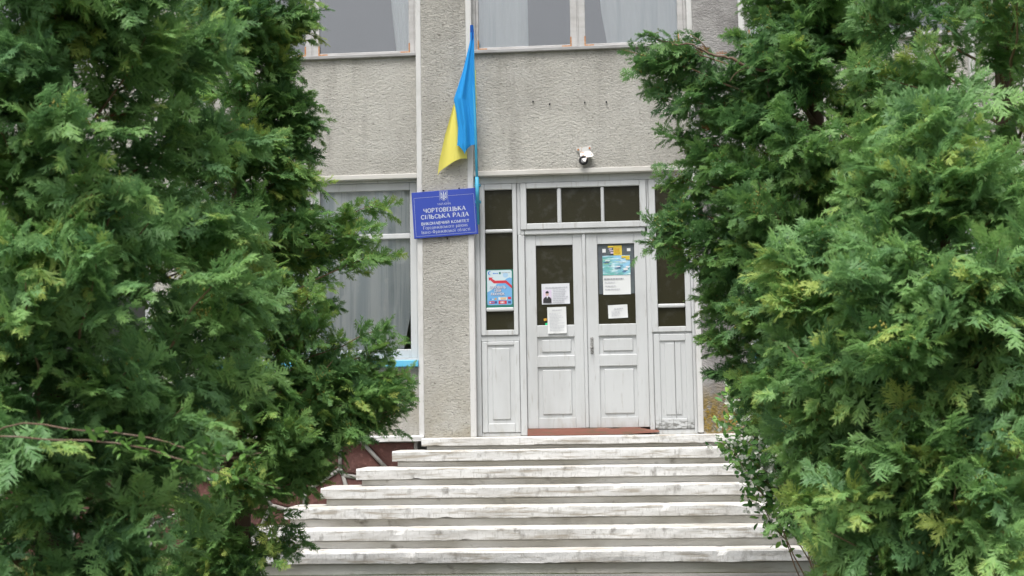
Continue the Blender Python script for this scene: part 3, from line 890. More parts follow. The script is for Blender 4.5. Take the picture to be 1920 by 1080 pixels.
# ------------------------------------------------------------------ the flag
flag = thing('flag', 'blue and yellow flag hanging limp on a light blue pole above the sign', 'flag', (-1.492, -0.16, 2.05))
def pole_at(z):
    t_ = (z - 2.05) / 2.16
    return Vector((-1.490 - 0.022 * t_, -0.15 - 0.15 * t_, z))
MB().tube([pole_at(2.05), pole_at(3.0), pole_at(4.19)], 0.0145, 10).build('pole', M['pole_blue'], flag)
MB().tube([pole_at(2.24), pole_at(2.56)], 0.0205, 10).build('pole_socket', M['pole_blue'], flag)
bk = MB()
for z in (2.30, 2.48):
    p = pole_at(z)
    bk.box(p.x - 0.03, p.x + 0.03, p.y + 0.02, -0.088, z - 0.012, z + 0.012)
bk.build('bracket', M['pole_blue'], flag)
def interp(pts, z):
    pts = sorted(pts, key=lambda p: p[1])
    if z <= pts[0][1]:
        return pts[0][0]
    for a, b in zip(pts, pts[1:]):
        if z <= b[1]:
            return a[0] + (b[0] - a[0]) * (z - a[1]) / (b[1] - a[1])
    return pts[-1][0]
def cloth(name, m, left, right, ztop, bot, ybase, folds, nx=26, nz=70, thick=0.0):
    """a hanging piece between two edges; bot(u) is the lower hem, folds(u, z) the relief"""
    bm = bmesh.new()
    g = []
    for j in range(nz + 1):
        row = []
        for i in range(nx + 1):
            u = i / nx
            zb_ = bot(u)
            z = zb_ + (ztop - zb_) * j / nz
            x = interp(left, z) * (1 - u) + interp(right, z) * u
            row.append(bm.verts.new((x, ybase(z) + folds(u, z), z)))
        g.append(row)
    for j in range(nz):
        for i in range(nx):
            f = bm.faces.new([g[j][i], g[j][i + 1], g[j + 1][i + 1], g[j + 1][i]])
            f.smooth = True
    me = bpy.data.meshes.new(name)
    bm.to_mesh(me)
    bm.free()
    return link_mesh(name, me, m, flag)
pb = lambda z: pole_at(z).y
wid = lambda z: min(1.0, max(0.12, (4.15 - z) / 1.0))
cloth('blue_stripe', M['flag_blue'],
      [(-1.532, 4.05), (-1.548, 3.98), (-1.622, 3.703), (-1.727, 3.402), (-1.702, 3.25), (-1.688, 3.099), (-1.698, 2.95), (-1.704, 2.905), (-1.625, 2.785)],
      [(-1.494, 4.12), (-1.492, 4.0), (-1.503, 3.717), (-1.497, 3.295), (-1.484, 2.95), (-1.482, 2.90), (-1.592, 2.785)],
      4.12, lambda u: 2.905 - 0.115 * max(0, 1 - abs(u - 0.36) / 0.30) if u < 0.66 else 2.908, pb,
      lambda u, z: -0.022 - wid(z) * (0.030 * math.sin(3.0 + u * 7.5 + 0.7 * z) + 0.014 * math.sin(u * 17 + 2.2 * z)), 34, 80)
cloth('yellow_stripe', M['flag_yellow'],
      [(-1.700, 3.42), (-1.727, 3.39), (-1.836, 3.038), (-1.908, 2.739), (-1.925, 2.600)],
      [(-1.690, 3.42), (-1.65, 3.2), (-1.62, 3.0), (-1.60, 2.74), (-1.60, 2.60)],
      3.42, lambda u: 2.600 + 0.175 * min(1.0, (u / 0.80)) ** 0.55 if u > 0.0 else 2.600, pb,
      lambda u, z: 0.040 - 0.020 * math.sin(u * 8.0 + 1.1 * z), 28, 60)
cloth('yellow_fold', M['flag_yellow'], [(-1.512, 3.74), (-1.512, 3.29)], [(-1.484, 3.722), (-1.484, 3.31)], 3.722, lambda u: 3.295, pb,
      lambda u, z: 0.016 + 0.01 * math.sin(u * 4 + z * 2), 6, 20)
cloth('sleeve', M['flag_navy'], [(-1.533, 4.2), (-1.537, 3.99)], [(-1.500, 4.2), (-1.493, 4.11), (-1.500, 3.99)], 4.2, lambda u: 3.99 + 0.07 * u, pb,
      lambda u, z: -0.017 - 0.008 * math.sin(u * 3.14), 8, 10)

# ------------------------------------------------------------------ caster wheel bracket above the door
ca = thing('caster_wheel', 'rusty white caster wheel bracket screwed to the wall above the door', 'caster wheel', (-0.34, -0.035, 2.85))
pl = MB()
pl.prism([(-0.425, -0.048, 2.868), (-0.380, -0.048, 2.874), (-0.262, -0.048, 2.892), (-0.258, -0.048, 2.840), (-0.290, -0.048, 2.822), (-0.370, -0.048, 2.808), (-0.418, -0.048, 2.838)], (0, 0.012, 0))
pl.build('plate', M['caster_white'], ca)
for x, z in ((-0.401, 2.852), (-0.279, 2.866)):
    MB().tube([(x, -0.046, z), (x, -0.056, z)], 0.012, 8).build('bolt_or_plug', M['rust'], ca)
fk = MB()
fk.prism([(-0.385, -0.055, 2.812), (-0.270, -0.060, 2.830), (-0.232, -0.085, 2.778), (-0.252, -0.10, 2.760), (-0.305, -0.11, 2.752), (-0.325, -0.13, 2.700), (-0.345, -0.13, 2.705), (-0.378, -0.10, 2.762)], (0, -0.010, 0))
fk.prism([(-0.375, -0.048, 2.815), (-0.280, -0.048, 2.828), (-0.240, -0.075, 2.776), (-0.372, -0.080, 2.765)], (0, -0.012, 0.004))
fk.build('fork', M['caster_white'], ca)
wb = bmesh.new()
prof = [(0.026, -0.012), (0.042, -0.015), (0.050, -0.008), (0.050, 0.008), (0.042, 0.015), (0.026, 0.012)]
ring = []
wc = Vector((-0.346, -0.105, 2.722))
for i in range(24):
    a = 2 * math.pi * i / 24
    ring.append([wb.verts.new(wc + Vector((math.cos(a) * r_, h_, math.sin(a) * r_))) for r_, h_ in prof])
for i in range(24):
    for k in range(6):
        f = wb.faces.new([ring[i][k], ring[(i + 1) % 24][k], ring[(i + 1) % 24][(k + 1) % 6], ring[i][(k + 1) % 6]])
        f.smooth = True
bmesh.ops.recalc_face_normals(wb, faces=wb.faces[:])
me = bpy.data.meshes.new('tyre')
wb.to_mesh(me)
wb.free()
link_mesh('tyre', me, M['rubber'], ca)
MB().tube([wc + Vector((0, -0.010, 0)), wc + Vector((0, 0.010, 0))], 0.0265, 16).build('hub', M['hub_grey'], ca)
MB().tube([wc + Vector((0, -0.018, 0)), wc + Vector((0, 0.03, 0))], 0.008, 8).build('axle', M['rust'], ca)

# ------------------------------------------------------------------ papers on the glass
def sheet_thing(name, label, cat, x0, x1, z0, z1, y, rot, m, group=None, thick=0.0012, curl=0.004):
    cx, cz_ = (x0 + x1) / 2, (z0 + z1) / 2
    mx = Matrix.Translation((cx, y, cz_)) @ Matrix.Rotation(-math.radians(rot), 4, 'Y')
    t_ = thing(name, label, cat, (cx, y, z0), group)
    w_, h_ = (x1 - x0) / 2, (z1 - z0) / 2
    bm = bmesh.new()
    n = 8
    fr_, bk_ = [], []
    for j in range(n + 1):
        for i in range(n + 1):
            u, v = i / n * 2 - 1, j / n * 2 - 1
            yy = -curl * max(0, abs(u * v) - 0.35) * (1 + 0.6 * noise.noise(Vector((cx * 9 + u, cz_ * 7, v))))
            fr_.append(bm.verts.new(mx @ Vector((u * w_, yy - thick, v * h_))))
            bk_.append(bm.verts.new(mx @ Vector((u * w_, yy, v * h_))))
    for j in range(n):
        for i in range(n):
            k = j * (n + 1) + i
            bm.faces.new([fr_[k], fr_[k + 1], fr_[k + n + 2], fr_[k + n + 1]])
            bm.faces.new([bk_[k + n + 1], bk_[k + n + 2], bk_[k + 1], bk_[k]])
    bmesh.ops.recalc_face_normals(bm, faces=bm.faces[:])
    me_ = bpy.data.meshes.new('sheet')
    bm.to_mesh(me_)
    bm.free()
    link_mesh('sheet', me_, m, t_)
    return t_, mx, w_, h_
def rects(name, m, parent, mx, rs, y=-0.0062):
    return flat(name, m, parent, mx, rs, y)
def lines(parent, mx, x0, x1, z0, z1, n, m, ragged=0.3, h=0.35, seed=1):
    rr = random.Random(seed)
    out = []
    st_ = (z1 - z0) / n
    for i in range(n):
        z = z1 - st_ * (i + 1)
        end = x1 - (x1 - x0) * ragged * rr.random()
        x = x0
        while x < end - 0.004:
            w_ = min(rr.uniform(0.012, 0.034), end - x)
            out.append((x, x + w_, z, z + st_ * h))
            x += w_ + 0.005
    return rects('print', m, parent, mx, out)

DG = 0.050
GRP = 'paper notices stuck to the door glass'
n1, mx, w_, h_ = sheet_thing('paper_notice', 'landscape paper notice with a portrait photo on the left door glass', 'notice', -0.832, -0.529, 1.188, 1.411, DG, 0.6, M['paper'], GRP)
rects('portrait_background', M['lilac'], n1, mx, [(-0.14, -0.045, -0.098, 0.045)], -0.0058)
pp = MB()
def shape(pts, m, nm, y, par=n1, mxx=None):
    b = MB()
    b.poly([(mxx or mx) @ Vector((a, y, c)) for a, c in pts])
    return b.build(nm, m, par)
shape([(-.138, -.097), (-.047, -.097), (-.048, -.055), (-.062, -.036), (-.080, -.028), (-.105, -.028), (-.126, -.040), (-.137, -.06)], M['suit'], 'portrait_suit', -0.0064)
shape([(x * 1, z) for x, z in arc(-.092, 0.002, .018, .026, 0, 360, 12)[:-1]] , M['skin'], 'portrait_face', -0.0068)
shape([(-.099, -.020), (-.085, -.020), (-.088, -.046), (-.096, -.046)], M['p_white'], 'portrait_collar', -0.0071)
shape(arc(-.092, 0.012, .019, .021, 0, 180, 8) + [(-.106, .006), (-.078, .008)], M['suit'], 'portrait_hair', -0.0074)
lines(n1, mx, -.11, .13, 0.065, 0.085, 1, M['ink'], 0.02, .5, 5)
lines(n1, mx, -.03, .135, -0.095, 0.06, 8, M['ink'], 0.25, .35, 6)
n2, mx, w_, h_ = sheet_thing('paper_notice', 'portrait paper notice hanging below the glass of the left door', 'notice', -0.772, -0.568, 0.868, 1.153, DG - 0.036, 0.8, M['paper_warm'], GRP, curl=0.012)
lines(n2, mx, -.05, .06, 0.105, 0.122, 1, M['ink'], 0.02, .5, 8)
lines(n2, mx, -.08, .08, -0.11, 0.09, 13, M['ink'], 0.5, .28, 9)
n3, mx, w_, h_ = sheet_thing('paper_notice', 'white notice with four lines of print under the harbour picture', 'notice', -0.167, 0.129, 1.277, 1.4855, DG, 0.3, M['paper_warm'], GRP)
lines(n3, mx, -.135, .075, 0.060, 0.080, 1, M['ink_dark'], 0.02, .6, 11)
for k, (e, z) in enumerate(((-.02, .025), (-.01, -.015), (.03, -.05))):
    lines(n3, mx, -.130, e, z, z + .016, 1, M['ink'], 0.02, .55, 12 + k)
n4, mx, w_, h_ = sheet_thing('paper_notice', 'small crooked white notice low on the right door glass', 'notice', -0.119, 0.090, 1.022, 1.165, DG, 1.9, M['paper_warm'], GRP)
lines(n4, mx, -.04, .06, 0.028, 0.045, 1, M['ink'], 0.1, .5, 16)
lines(n4, mx, -.07, .08, -0.045, 0.020, 4, M['ink'], 0.5, .3, 17)
# harbour picture, dark backing film, yellow card
fm, mx, w_, h_ = sheet_thing('dark_film', 'dark grey film backing the papers on the right door glass', 'film', -0.215, 0.172, 1.285, 1.822, DG + 0.0012, 0.2, M['film'], None, 0.0008, 0.0)
rects('tape', M['paper_warm'], fm, mx, [(-.145, -.108, .182, .222), (.120, .158, .190, .222)], -0.0015)
hp, mx, w_, h_ = sheet_thing('harbour_picture', 'colourful turquoise harbour picture on the right door glass', 'picture', -0.167, 0.130, 1.4875, 1.700, DG - 0.002, 0.3, M['harbour'], None)
rects('boat', M['p_navy'], hp, mx, [(-.14, -.08, .028, .036), (-.02, .05, -.034, -.026), (.02, .07, -.01, -.005), (.06, .10, -.075, -.069)], -0.0062)
rects('sail', M['p_white'], hp, mx, [(-.12, -.07, .046, .056), (.0, .04, -.02, -.008), (.075, .12, -.055, -.035), (.10, .135, -.03, -.012), (.03, .1, .03, .036)], -0.0066)
rects('sunlit_shore', M['yellow'], hp, mx, [(.055, .145, .078, .100), (.10, .145, .058, .077)], -0.0064)
yc, mx, w_, h_ = sheet_thing('yellow_card', 'yellow card pinned above the harbour picture on the right door', 'card', -0.048, 0.043, 1.702, 1.808, DG - 0.001, 0.8, M['yellow'], None)
lines(yc, mx, -.035, .035, -.03, .035, 4, M['p_orange'], .3, .4, 21)
bc, mx, w_, h_ = sheet_thing('torn_photo', 'small torn photo with a yellow top beside the yellow card', 'photo', -0.108, -0.049, 1.712, 1.806, DG - 0.001, 0.5, M['film'], None)
rects('yellow_band', M['yellow'], bc, mx, [(-.029, .029, .028, .047)], -0.0055)
rects('pale_patch', M['lilac'], bc, mx, [(-.012, .029, -.012, -.002), (.0, .029, -.038, -.022), (-.02, .015, .008, .018)], -0.0058)
# stub of green tag and orange dot inside the left door glass
gt, mx, w_, h_ = sheet_thing('green_sticker', 'small bright green sticker at the bottom of the left door glass', 'sticker', -0.800, -0.768, 0.962, 0.985, DG + 0.001, 20, M['green_tag'], None, 0.001, 0)
ot, mx, w_, h_ = sheet_thing('orange_sticker', 'tiny orange sticker low in the left door glass', 'sticker', -0.815, -0.782, 1.010, 1.036, DG + 0.001, 10, M['p_orange'], None, 0.001, 0)

# payment poster in the left sidelight
po, mx, w_, h_ = sheet_thing('payment_poster', 'blue and white payment poster with a red arrow in the left sidelight', 'poster', -1.434, -1.136, 1.164, 1.577, 0.028, 0.0, M['p_green'], None, 0.002, 0.0)
def rr_poly(x0, x1, z0, z1, r):
    return arc(x1 - r, z1 - r, r, r, 0, 90, 4) + arc(x0 + r, z1 - r, r, r, 90, 180, 4) + arc(x0 + r, z0 + r, r, r, 180, 270, 4) + arc(x1 - r, z0 + r, r, r, 270, 360, 4)
def S(pts, m, nm, y):
    return shape(pts, m, nm, y, po, mx)
x0_, x1_, z0_, z1_ = -.137, .133, -.180, .198
S(rr_poly(x0_, x1_, z0_, z1_, .018), M['p_pale'], 'print_ground', -0.0030)
S([(x0_ + .001, -.165), (x0_ + .012, z0_ + .002), (x1_ - .012, z0_ + .002), (x1_ - .001, -.165), (x1_ - .001, .11), (.11, .118), (.08, .108), (.05, .085), (.02, .055), (-.03, .05), (-.07, -.005), (x0_ + .001, -.04)], M['p_sky'], 'blue_field', -0.0034)
S(arc(.065, .145, .03, .03, 0, 360, 12)[:-1], M['p_lav'], 'mist_spot', -0.0034)
S([(-.118, .122), (-.072, .120), (-.084, .107), (-.048, .086), (.072, .086), (.133, .028), (.133, -.004), (.064, .056), (-.064, .056), (-.103, .094), (-.116, .084)], M['p_red'], 'red_arrow', -0.0040)
S(arc(-.105, .168, .022, .022, 60, 300, 10) + arc(-.098, .168, .015, .017, 290, 70, 8), M['p_blue'], 'crescent_mark', -0.0040)
rects('small_print', M['p_blue'], po, mx, [(-.072, -.052, .158, .170), (-.048, -.034, .158, .168), (-.030, -.018, .158, .170)], -0.0041)
rects('green_mark', M['p_green'], po, mx, [(-.006, .014, .154, .178)], -0.0041)
rects('small_print', M['hub_grey'], po, mx, [(.022, .052, .166, .173), (.056, .084, .167, .174), (.088, .116, .166, .173)], -0.0041)
W3 = (0.16, 0.18, 0.20)
for k, (txt, z, wd) in enumerate((('ПОПОВНІТЬ', -.002, .180), ('СВІЙ', -.038, .075), ('РАХУНОК', -.074, .150))):
    lettering('lettering_shadow', M['p_navy'], po, txt, mx, -.022 + .003, z - .003, .027, wd, (0.22, 0.26, 0.28), False, -0.0044)
    lettering('lettering', M['p_white'], po, txt, mx, -.022, z, .027, wd, W3, False, -0.0056)
rects('logo_patch', M['p_red'], po, mx, [(-.118, -.060, -.165, -.138), (-.015, .075, -.170, -.134), (.088, .122, -.120, -.094)], -0.0041)
rects('logo_patch', M['p_navy'], po, mx, [(-.058, -.030, -.163, -.138), (.088, .120, -.164, -.140)], -0.0041)
rects('logo_patch', M['p_white'], po, mx, [(-.015, .078, -.124, -.096), (-.112, -.100, -.160, -.143), (.008, .018, -.163, -.142), (.024, .034, -.163, -.142), (.040, .047, -.163, -.142), (-.083, -.070, -.124, -.112)], -0.0045)
rects('logo_patch', M['p_orange'], po, mx, [(.002, .076, -.108, -.100), (.012, .066, -.120, -.112), (-.056, -.036, -.122, -.106)], -0.0049)
rects('logo_patch', M['p_blue'], po, mx, [(-.108, -.092, -.122, -.110), (-.096, -.066, -.156, -.148)], -0.0053)

# small blue plate by the right jamb
bp_ = MB().box(0.795, 0.862, -0.112, -0.096, 1.935, 2.072, 0.004).build('wall_plate', M['blue_plate'])
tag(bp_, 'small blue plate on the right jamb of the entrance, half hidden by thuja', 'plate')

# ------------------------------------------------------------------ curtains
def curtain(label, le, re, z0, z1, y, m, freq, amp, group, seed):
    bm = bmesh.new()
    nx, nz = 70, 16
    g = []
    for j in range(nz + 1):
        z = z0 + (z1 - z0) * j / nz
        row = []
        for i in range(nx + 1):
            u = i / nx
            x = interp(le, z) * (1 - u) + interp(re, z) * u
            a = amp * (math.sin(u * freq + seed) + 0.6 * math.sin(u * freq * 2.3 + seed * 2 + 0.3 * z) + 0.35 * noise.noise(Vector((u * 9, z * 0.7, seed))))
            row.append(bm.verts.new((x, y + a, z)))
        g.append(row)
    for j in range(nz):
        for i in range(nx):
            f = bm.faces.new([g[j][i], g[j][i + 1], g[j + 1][i + 1], g[j + 1][i]])
            f.smooth = True
    me_ = bpy.data.meshes.new('curtain')
    bm.to_mesh(me_)
    bm.free()
    o = link_mesh('curtain', me_, m)
    return tag(o, label, 'curtain', group)
CG = 'curtains behind the windows'
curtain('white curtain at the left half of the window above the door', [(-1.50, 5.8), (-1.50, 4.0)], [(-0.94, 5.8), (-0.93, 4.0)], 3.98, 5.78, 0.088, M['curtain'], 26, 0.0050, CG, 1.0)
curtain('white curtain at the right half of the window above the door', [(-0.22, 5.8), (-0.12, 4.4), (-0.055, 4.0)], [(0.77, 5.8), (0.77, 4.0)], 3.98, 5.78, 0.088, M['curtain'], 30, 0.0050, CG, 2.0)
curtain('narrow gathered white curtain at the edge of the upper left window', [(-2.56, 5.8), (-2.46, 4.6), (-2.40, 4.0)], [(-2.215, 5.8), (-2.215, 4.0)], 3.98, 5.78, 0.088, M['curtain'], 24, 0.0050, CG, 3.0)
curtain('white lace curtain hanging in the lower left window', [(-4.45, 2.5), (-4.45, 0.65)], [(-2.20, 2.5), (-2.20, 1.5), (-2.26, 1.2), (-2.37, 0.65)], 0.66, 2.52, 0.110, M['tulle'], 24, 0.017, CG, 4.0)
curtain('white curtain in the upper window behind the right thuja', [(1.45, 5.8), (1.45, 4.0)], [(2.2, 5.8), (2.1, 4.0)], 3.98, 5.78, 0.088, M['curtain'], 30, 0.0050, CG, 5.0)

# ------------------------------------------------------------------ thujas
def fan_template(rg, pairs=6):
    """flat feathery spray: axis along x (length 1), spread along y; returns verts, tris, tint offset"""
    V, T, C = [], [], []
    def blade(p, d, L_, w, c0, c1):
        p, d = np.array(p, float), np.array(d, float)
        d = d / np.linalg.norm(d)
        n = np.array([-d[1], d[0], rg.uniform(-.5, .5)])
        b = len(V)
        V.extend([p - n * w * .5, p + n * w * .5, p + d * L_])
        C.extend([c0, c0, c1])
        T.append((b, b + 1, b + 2))
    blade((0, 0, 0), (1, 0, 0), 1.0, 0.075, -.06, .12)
    for i in range(pairs):
        for s in (-1, 1):
            t_ = 0.06 + 0.82 * (i + (0.45 if s > 0 else 0)) / pairs + rg.uniform(-.03, .03)
            L_ = (0.46 * (1 - t_) ** 0.6 + 0.12) * rg.uniform(.65, 1.2)
            ang = math.radians(rg.uniform(30, 55))
            d = np.array([math.cos(ang), s * math.sin(ang), rg.uniform(-.25, .25)])
            p = np.array([t_, 0, 0])
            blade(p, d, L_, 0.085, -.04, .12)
            s2 = 1 if rg.random() < .5 else -1
            a2 = ang * s + s2 * math.radians(rg.uniform(28, 48))
            blade(p + d * L_ * rg.uniform(.25, .5), (math.cos(a2), math.sin(a2), rg.uniform(-.3, .3)), L_ * rg.uniform(.4, .65), 0.07, 0, .14)
    V = np.array(V)
    V[:, 2] -= 0.20 * V[:, 0] ** 2 + 0.25 * V[:, 1] ** 2         # sprays arch over
    return V, np.array(T), np.array(C)
FT = [fan_template(rng) for _ in range(12)]

def unit(a):
    return a / np.maximum(np.linalg.norm(a, axis=1, keepdims=True), 1e-9)
def fronds(pos, axis, nrm, size, tint):
    """each frond is a drooping twig end that carries eight sprays in one plane"""
    axis = unit(axis)
    side = unit(np.cross(nrm, axis))
    up = np.cross(axis, side)
    out = [[], [], [], [], []]
    n = len(pos)
    for t_, an in ((.08, 42), (.16, -44), (.34, 38), (.42, -40), (.60, 34), (.68, -34), (.84, 8), (.90, -12)):
        tt = t_ + rng.normal(0, .05, n)
        a_ = np.radians(an + rng.normal(0, 12, n))[:, None]
        p = pos + axis * (tt * size)[:, None]
        p[:, 2] -= 0.22 * size * tt ** 2
        ax = axis * np.cos(a_) + side * np.sin(a_) + rng.normal(0, .12, (n, 3))
        ax[:, 2] -= 0.28 * tt
        out[0].append(p)
        out[1].append(ax)
        out[2].append(up + rng.normal(0, .28, (n, 3)))
        out[3].append(size * (0.58 - 0.20 * t_) * rng.uniform(.75, 1.2, n))
        out[4].append(np.clip(tint + 0.16 * (t_ - .5) + rng.normal(0, .07, n), 0, 1))
    return [np.concatenate(o) for o in out]

def sprays(name, parent, m, pos, axis, nrm, size, tint, FT=FT):
    pos, axis, nrm = map(np.asarray, (pos, axis, nrm))
    axis = axis / np.linalg.norm(axis, axis=1, keepdims=True)
    side = np.cross(nrm, axis)
    side /= np.maximum(np.linalg.norm(side, axis=1, keepdims=True), 1e-6)
    up = np.cross(axis, side)
    which = rng.integers(0, len(FT), len(pos))
    VV, TT, CC, base = [], [], [], 0
    for k, (V, T, C) in enumerate(FT):
        ix = np.where(which == k)[0]
        if not len(ix):
            continue
        v = (pos[ix][:, None, :] + size[ix][:, None, None] * (V[None, :, 0:1] * axis[ix][:, None, :] + V[None, :, 1:2] * side[ix][:, None, :] + V[None, :, 2:3] * up[ix][:, None, :]))
        tr = T[None] + (np.arange(len(ix)) * len(V))[:, None, None] + base
        VV.append(v.reshape(-1, 3))
        TT.append(tr.reshape(-1, 3))
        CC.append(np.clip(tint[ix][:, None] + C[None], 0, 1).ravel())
        base += len(ix) * len(V)
    o = np_mesh(name, np.concatenate(VV), np.concatenate(TT), np.concatenate(CC), m, parent)
    o['kind'] = 'stuff'
    return o

def branch_line(a, b, sag, n=7):
    a, b = np.array(a, float), np.array(b, float)
    t_ = np.linspace(0, 1, n)[:, None]
    p = a + (b - a) * t_
    p[:, 2] += (sag * 4 * (t_ * (1 - t_)))[:, 0]
    p[1:-1] += rng.normal(0, 0.012, (n - 2, 3))
    return p

def thuja(label, base, height, trunk_r, profile, n_br, per, tips, mname, bright, size=(0.09, 0.16), cones=0, dead=0, toward=None, lean=(0, 0), spread=0.11, inner=260):
    """profile: [(z, radius)] of the crown; tips: explicit branch ends that shape the outline"""
    tr = thing('thuja_tree', label, 'tree', base, 'thuja trees in front of the town hall')
    bx, by, bz = base
    axis_at = lambda z: np.array([bx + lean[0] * (z - bz), by + lean[1] * (z - bz), z])
    tk = MB()
    zs = np.linspace(bz - 0.05, bz + height * 0.97, 9)
    tk.tube([tuple(axis_at(z) + np.array([0.02 * math.sin(i * 1.7), 0.02 * math.cos(i * 1.3), 0])) for i, z in enumerate(zs)], [trunk_r * (1 - 0.93 * i / 8) for i in range(9)], 9)
    tk.build('trunk', M['bark'], tr)
    prof_z = [p[0] for p in profile]
    prof_r = [p[1] for p in profile]
    br = MB()
    P, A, Nn, Sz, Ti = [], [], [], [], []
    CP = []
    branches = []
    zc = np.linspace(prof_z[0], prof_z[-1], 200)
    wts_ = np.interp(zc, prof_z, prof_r) + 0.08
    wts_ /= wts_.sum()
    for i in range(n_br):
        z = rng.choice(zc, p=wts_)
        R = np.interp(z, prof_z, prof_r) * rng.uniform(0.62, 1.06)
        az = rng.uniform(0, 2 * math.pi)
        if toward is not None and rng.random() < 0.78:      # denser on the side facing the camera
            az = toward + rng.normal(0, 0.85)
        tip = axis_at(z) + np.array([math.cos(az) * R, math.sin(az) * R, 0])
        z0 = max(bz + 0.12, z - R * rng.uniform(0.25, 0.9))
        branches.append((axis_at(z0), tip, -0.05 * R * rng.uniform(0, 1), per, spread, 0.25))
    for tp in tips:
        tip = np.array(tp[:3], float)
        tip[:2] -= (tip[:2] - np.array([bx, by])) * 0.035       # the frond tips reach on past the branch end
        rad = np.hypot(tip[0] - bx, tip[1] - by)
        k = tp[3] if len(tp) > 3 else 1.0
        z0 = max(bz + 0.15, tip[2] - rad * 0.45)
        branches.append((axis_at(z0), tip, 0.04 * rad, int(per * 1.55 * k), spread * (0.95 if k >= 1 else 0.6), 0.3))
    for (a, b, sag, cnt, spr, t0) in branches:
        pl_ = branch_line(a, b, sag)
        Lb = np.linalg.norm(b - a)
        rb = 0.006 + 0.007 * Lb
        br.tube(pl_, [rb * (1 - 0.85 * i / 6) for i in range(7)], 4, False)
        bd = (b - a) / max(Lb, 1e-6)
        tb = rng.normal(0, 0.13)
        cnt = max(4, int(cnt * 0.42))
        t_ = t0 + (1 - t0) * rng.random(cnt) ** 0.75
        ctr = np.stack([np.interp(t_, np.linspace(0, 1, 7), pl_[:, k]) for k in range(3)], 1)
        off = rng.normal(0, 1, (cnt, 3)) * spr * (1.15 - 0.75 * t_)[:, None]
        off[:, 2] *= 0.75
        ax = bd[None] * rng.uniform(0.35, 1.0, (cnt, 1)) + off / spr * 0.42 + rng.normal(0, 0.28, (cnt, 3))
        ax[:, 2] += rng.normal(-0.05, 0.22, cnt)
        nr = rng.normal(0, 0.55, (cnt, 3)) + np.array([bd[0] * 0.5, bd[1] * 0.5, 0.75])
        s_ = rng.uniform(size[0], size[1], cnt) * 1.45
        P.append(ctr + off - ax / np.linalg.norm(ax, axis=1, keepdims=True) * s_[:, None] * 0.45)
        A.append(ax)
        Nn.append(nr)
        Sz.append(s_)
        Ti.append(np.clip(rng.normal(bright + tb * .8, 0.13, cnt), 0, 1))
        if cones and rng.random() < cones:
            c0 = ctr[t_ > 0.72] + off[t_ > 0.72]
            if len(c0):
                CP.append(c0[rng.integers(0, len(c0), min(26, len(c0)))])
    tag(br.build('branches', M['twig'], tr), kind='stuff')
    P, A, Nn, Sz, Ti = map(np.concatenate, (P, A, Nn, Sz, Ti))
    # nothing grows into the wall or the ground
    ok = (P[:, 1] < -0.45) & (P[:, 2] > GZ + 0.12)
    F = fronds(P[ok], A[ok], Nn[ok], Sz[ok], Ti[ok])
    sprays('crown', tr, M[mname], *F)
    # plain older sprays in the inner crown
    ni = inner
    zi = rng.choice(zc, ni, p=wts_)
    ri = np.interp(zi, prof_z, prof_r) * np.sqrt(rng.uniform(0.01, 0.50, ni))
    ai = rng.uniform(0, 2 * math.pi, ni)
    Pi = np.array([axis_at(z) for z in zi]) + np.stack([np.cos(ai) * ri, np.sin(ai) * ri, np.zeros(ni)], 1)
    Ai = np.stack([np.cos(ai), np.sin(ai), np.zeros(ni)], 1) + rng.normal(0, .5, (ni, 3))
    F = fronds(Pi, Ai, rng.normal(0, .7, (ni, 3)) + np.array([0, 0, .5]), rng.uniform(.22, .32, ni), np.clip(rng.normal(bright, .15, ni), 0, 1))
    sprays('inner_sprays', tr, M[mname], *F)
    if dead:
        ix = rng.integers(0, len(P), dead)
        o = sprays('dead_sprays', tr, M['dead'], (P[ix] * 0.75 + np.array([axis_at(z) for z in P[ix][:, 2]]) * 0.25), A[ix], Nn[ix], Sz[ix] * 0.5, Ti[ix])
    if CP:
        c = np.concatenate(CP)
        n_each = 7
        c = np.repeat(c, n_each, 0) + rng.normal(0, 0.020, (len(c) * n_each, 3))
        octv = np.array([(1, 0, 0), (-1, 0, 0), (0, 1, 0), (0, -1, 0), (0, 0, 1.4), (0, 0, -1.4)], float)
        octf = np.array([(0, 2, 4), (2, 1, 4), (1, 3, 4), (3, 0, 4), (2, 0, 5), (1, 2, 5), (3, 1, 5), (0, 3, 5)])
        r_ = rng.uniform(0.0035, 0.0065, len(c))
        v = c[:, None] + r_[:, None, None] * octv[None]
        f = octf[None] + (np.arange(len(c)) * 6)[:, None, None]
        o = np_mesh('cones', v.reshape(-1, 3), f.reshape(-1, 3), np.repeat(rng.random(len(c)), 6), M['cone'], tr)
        o['kind'] = 'stuff'
    return tr, br

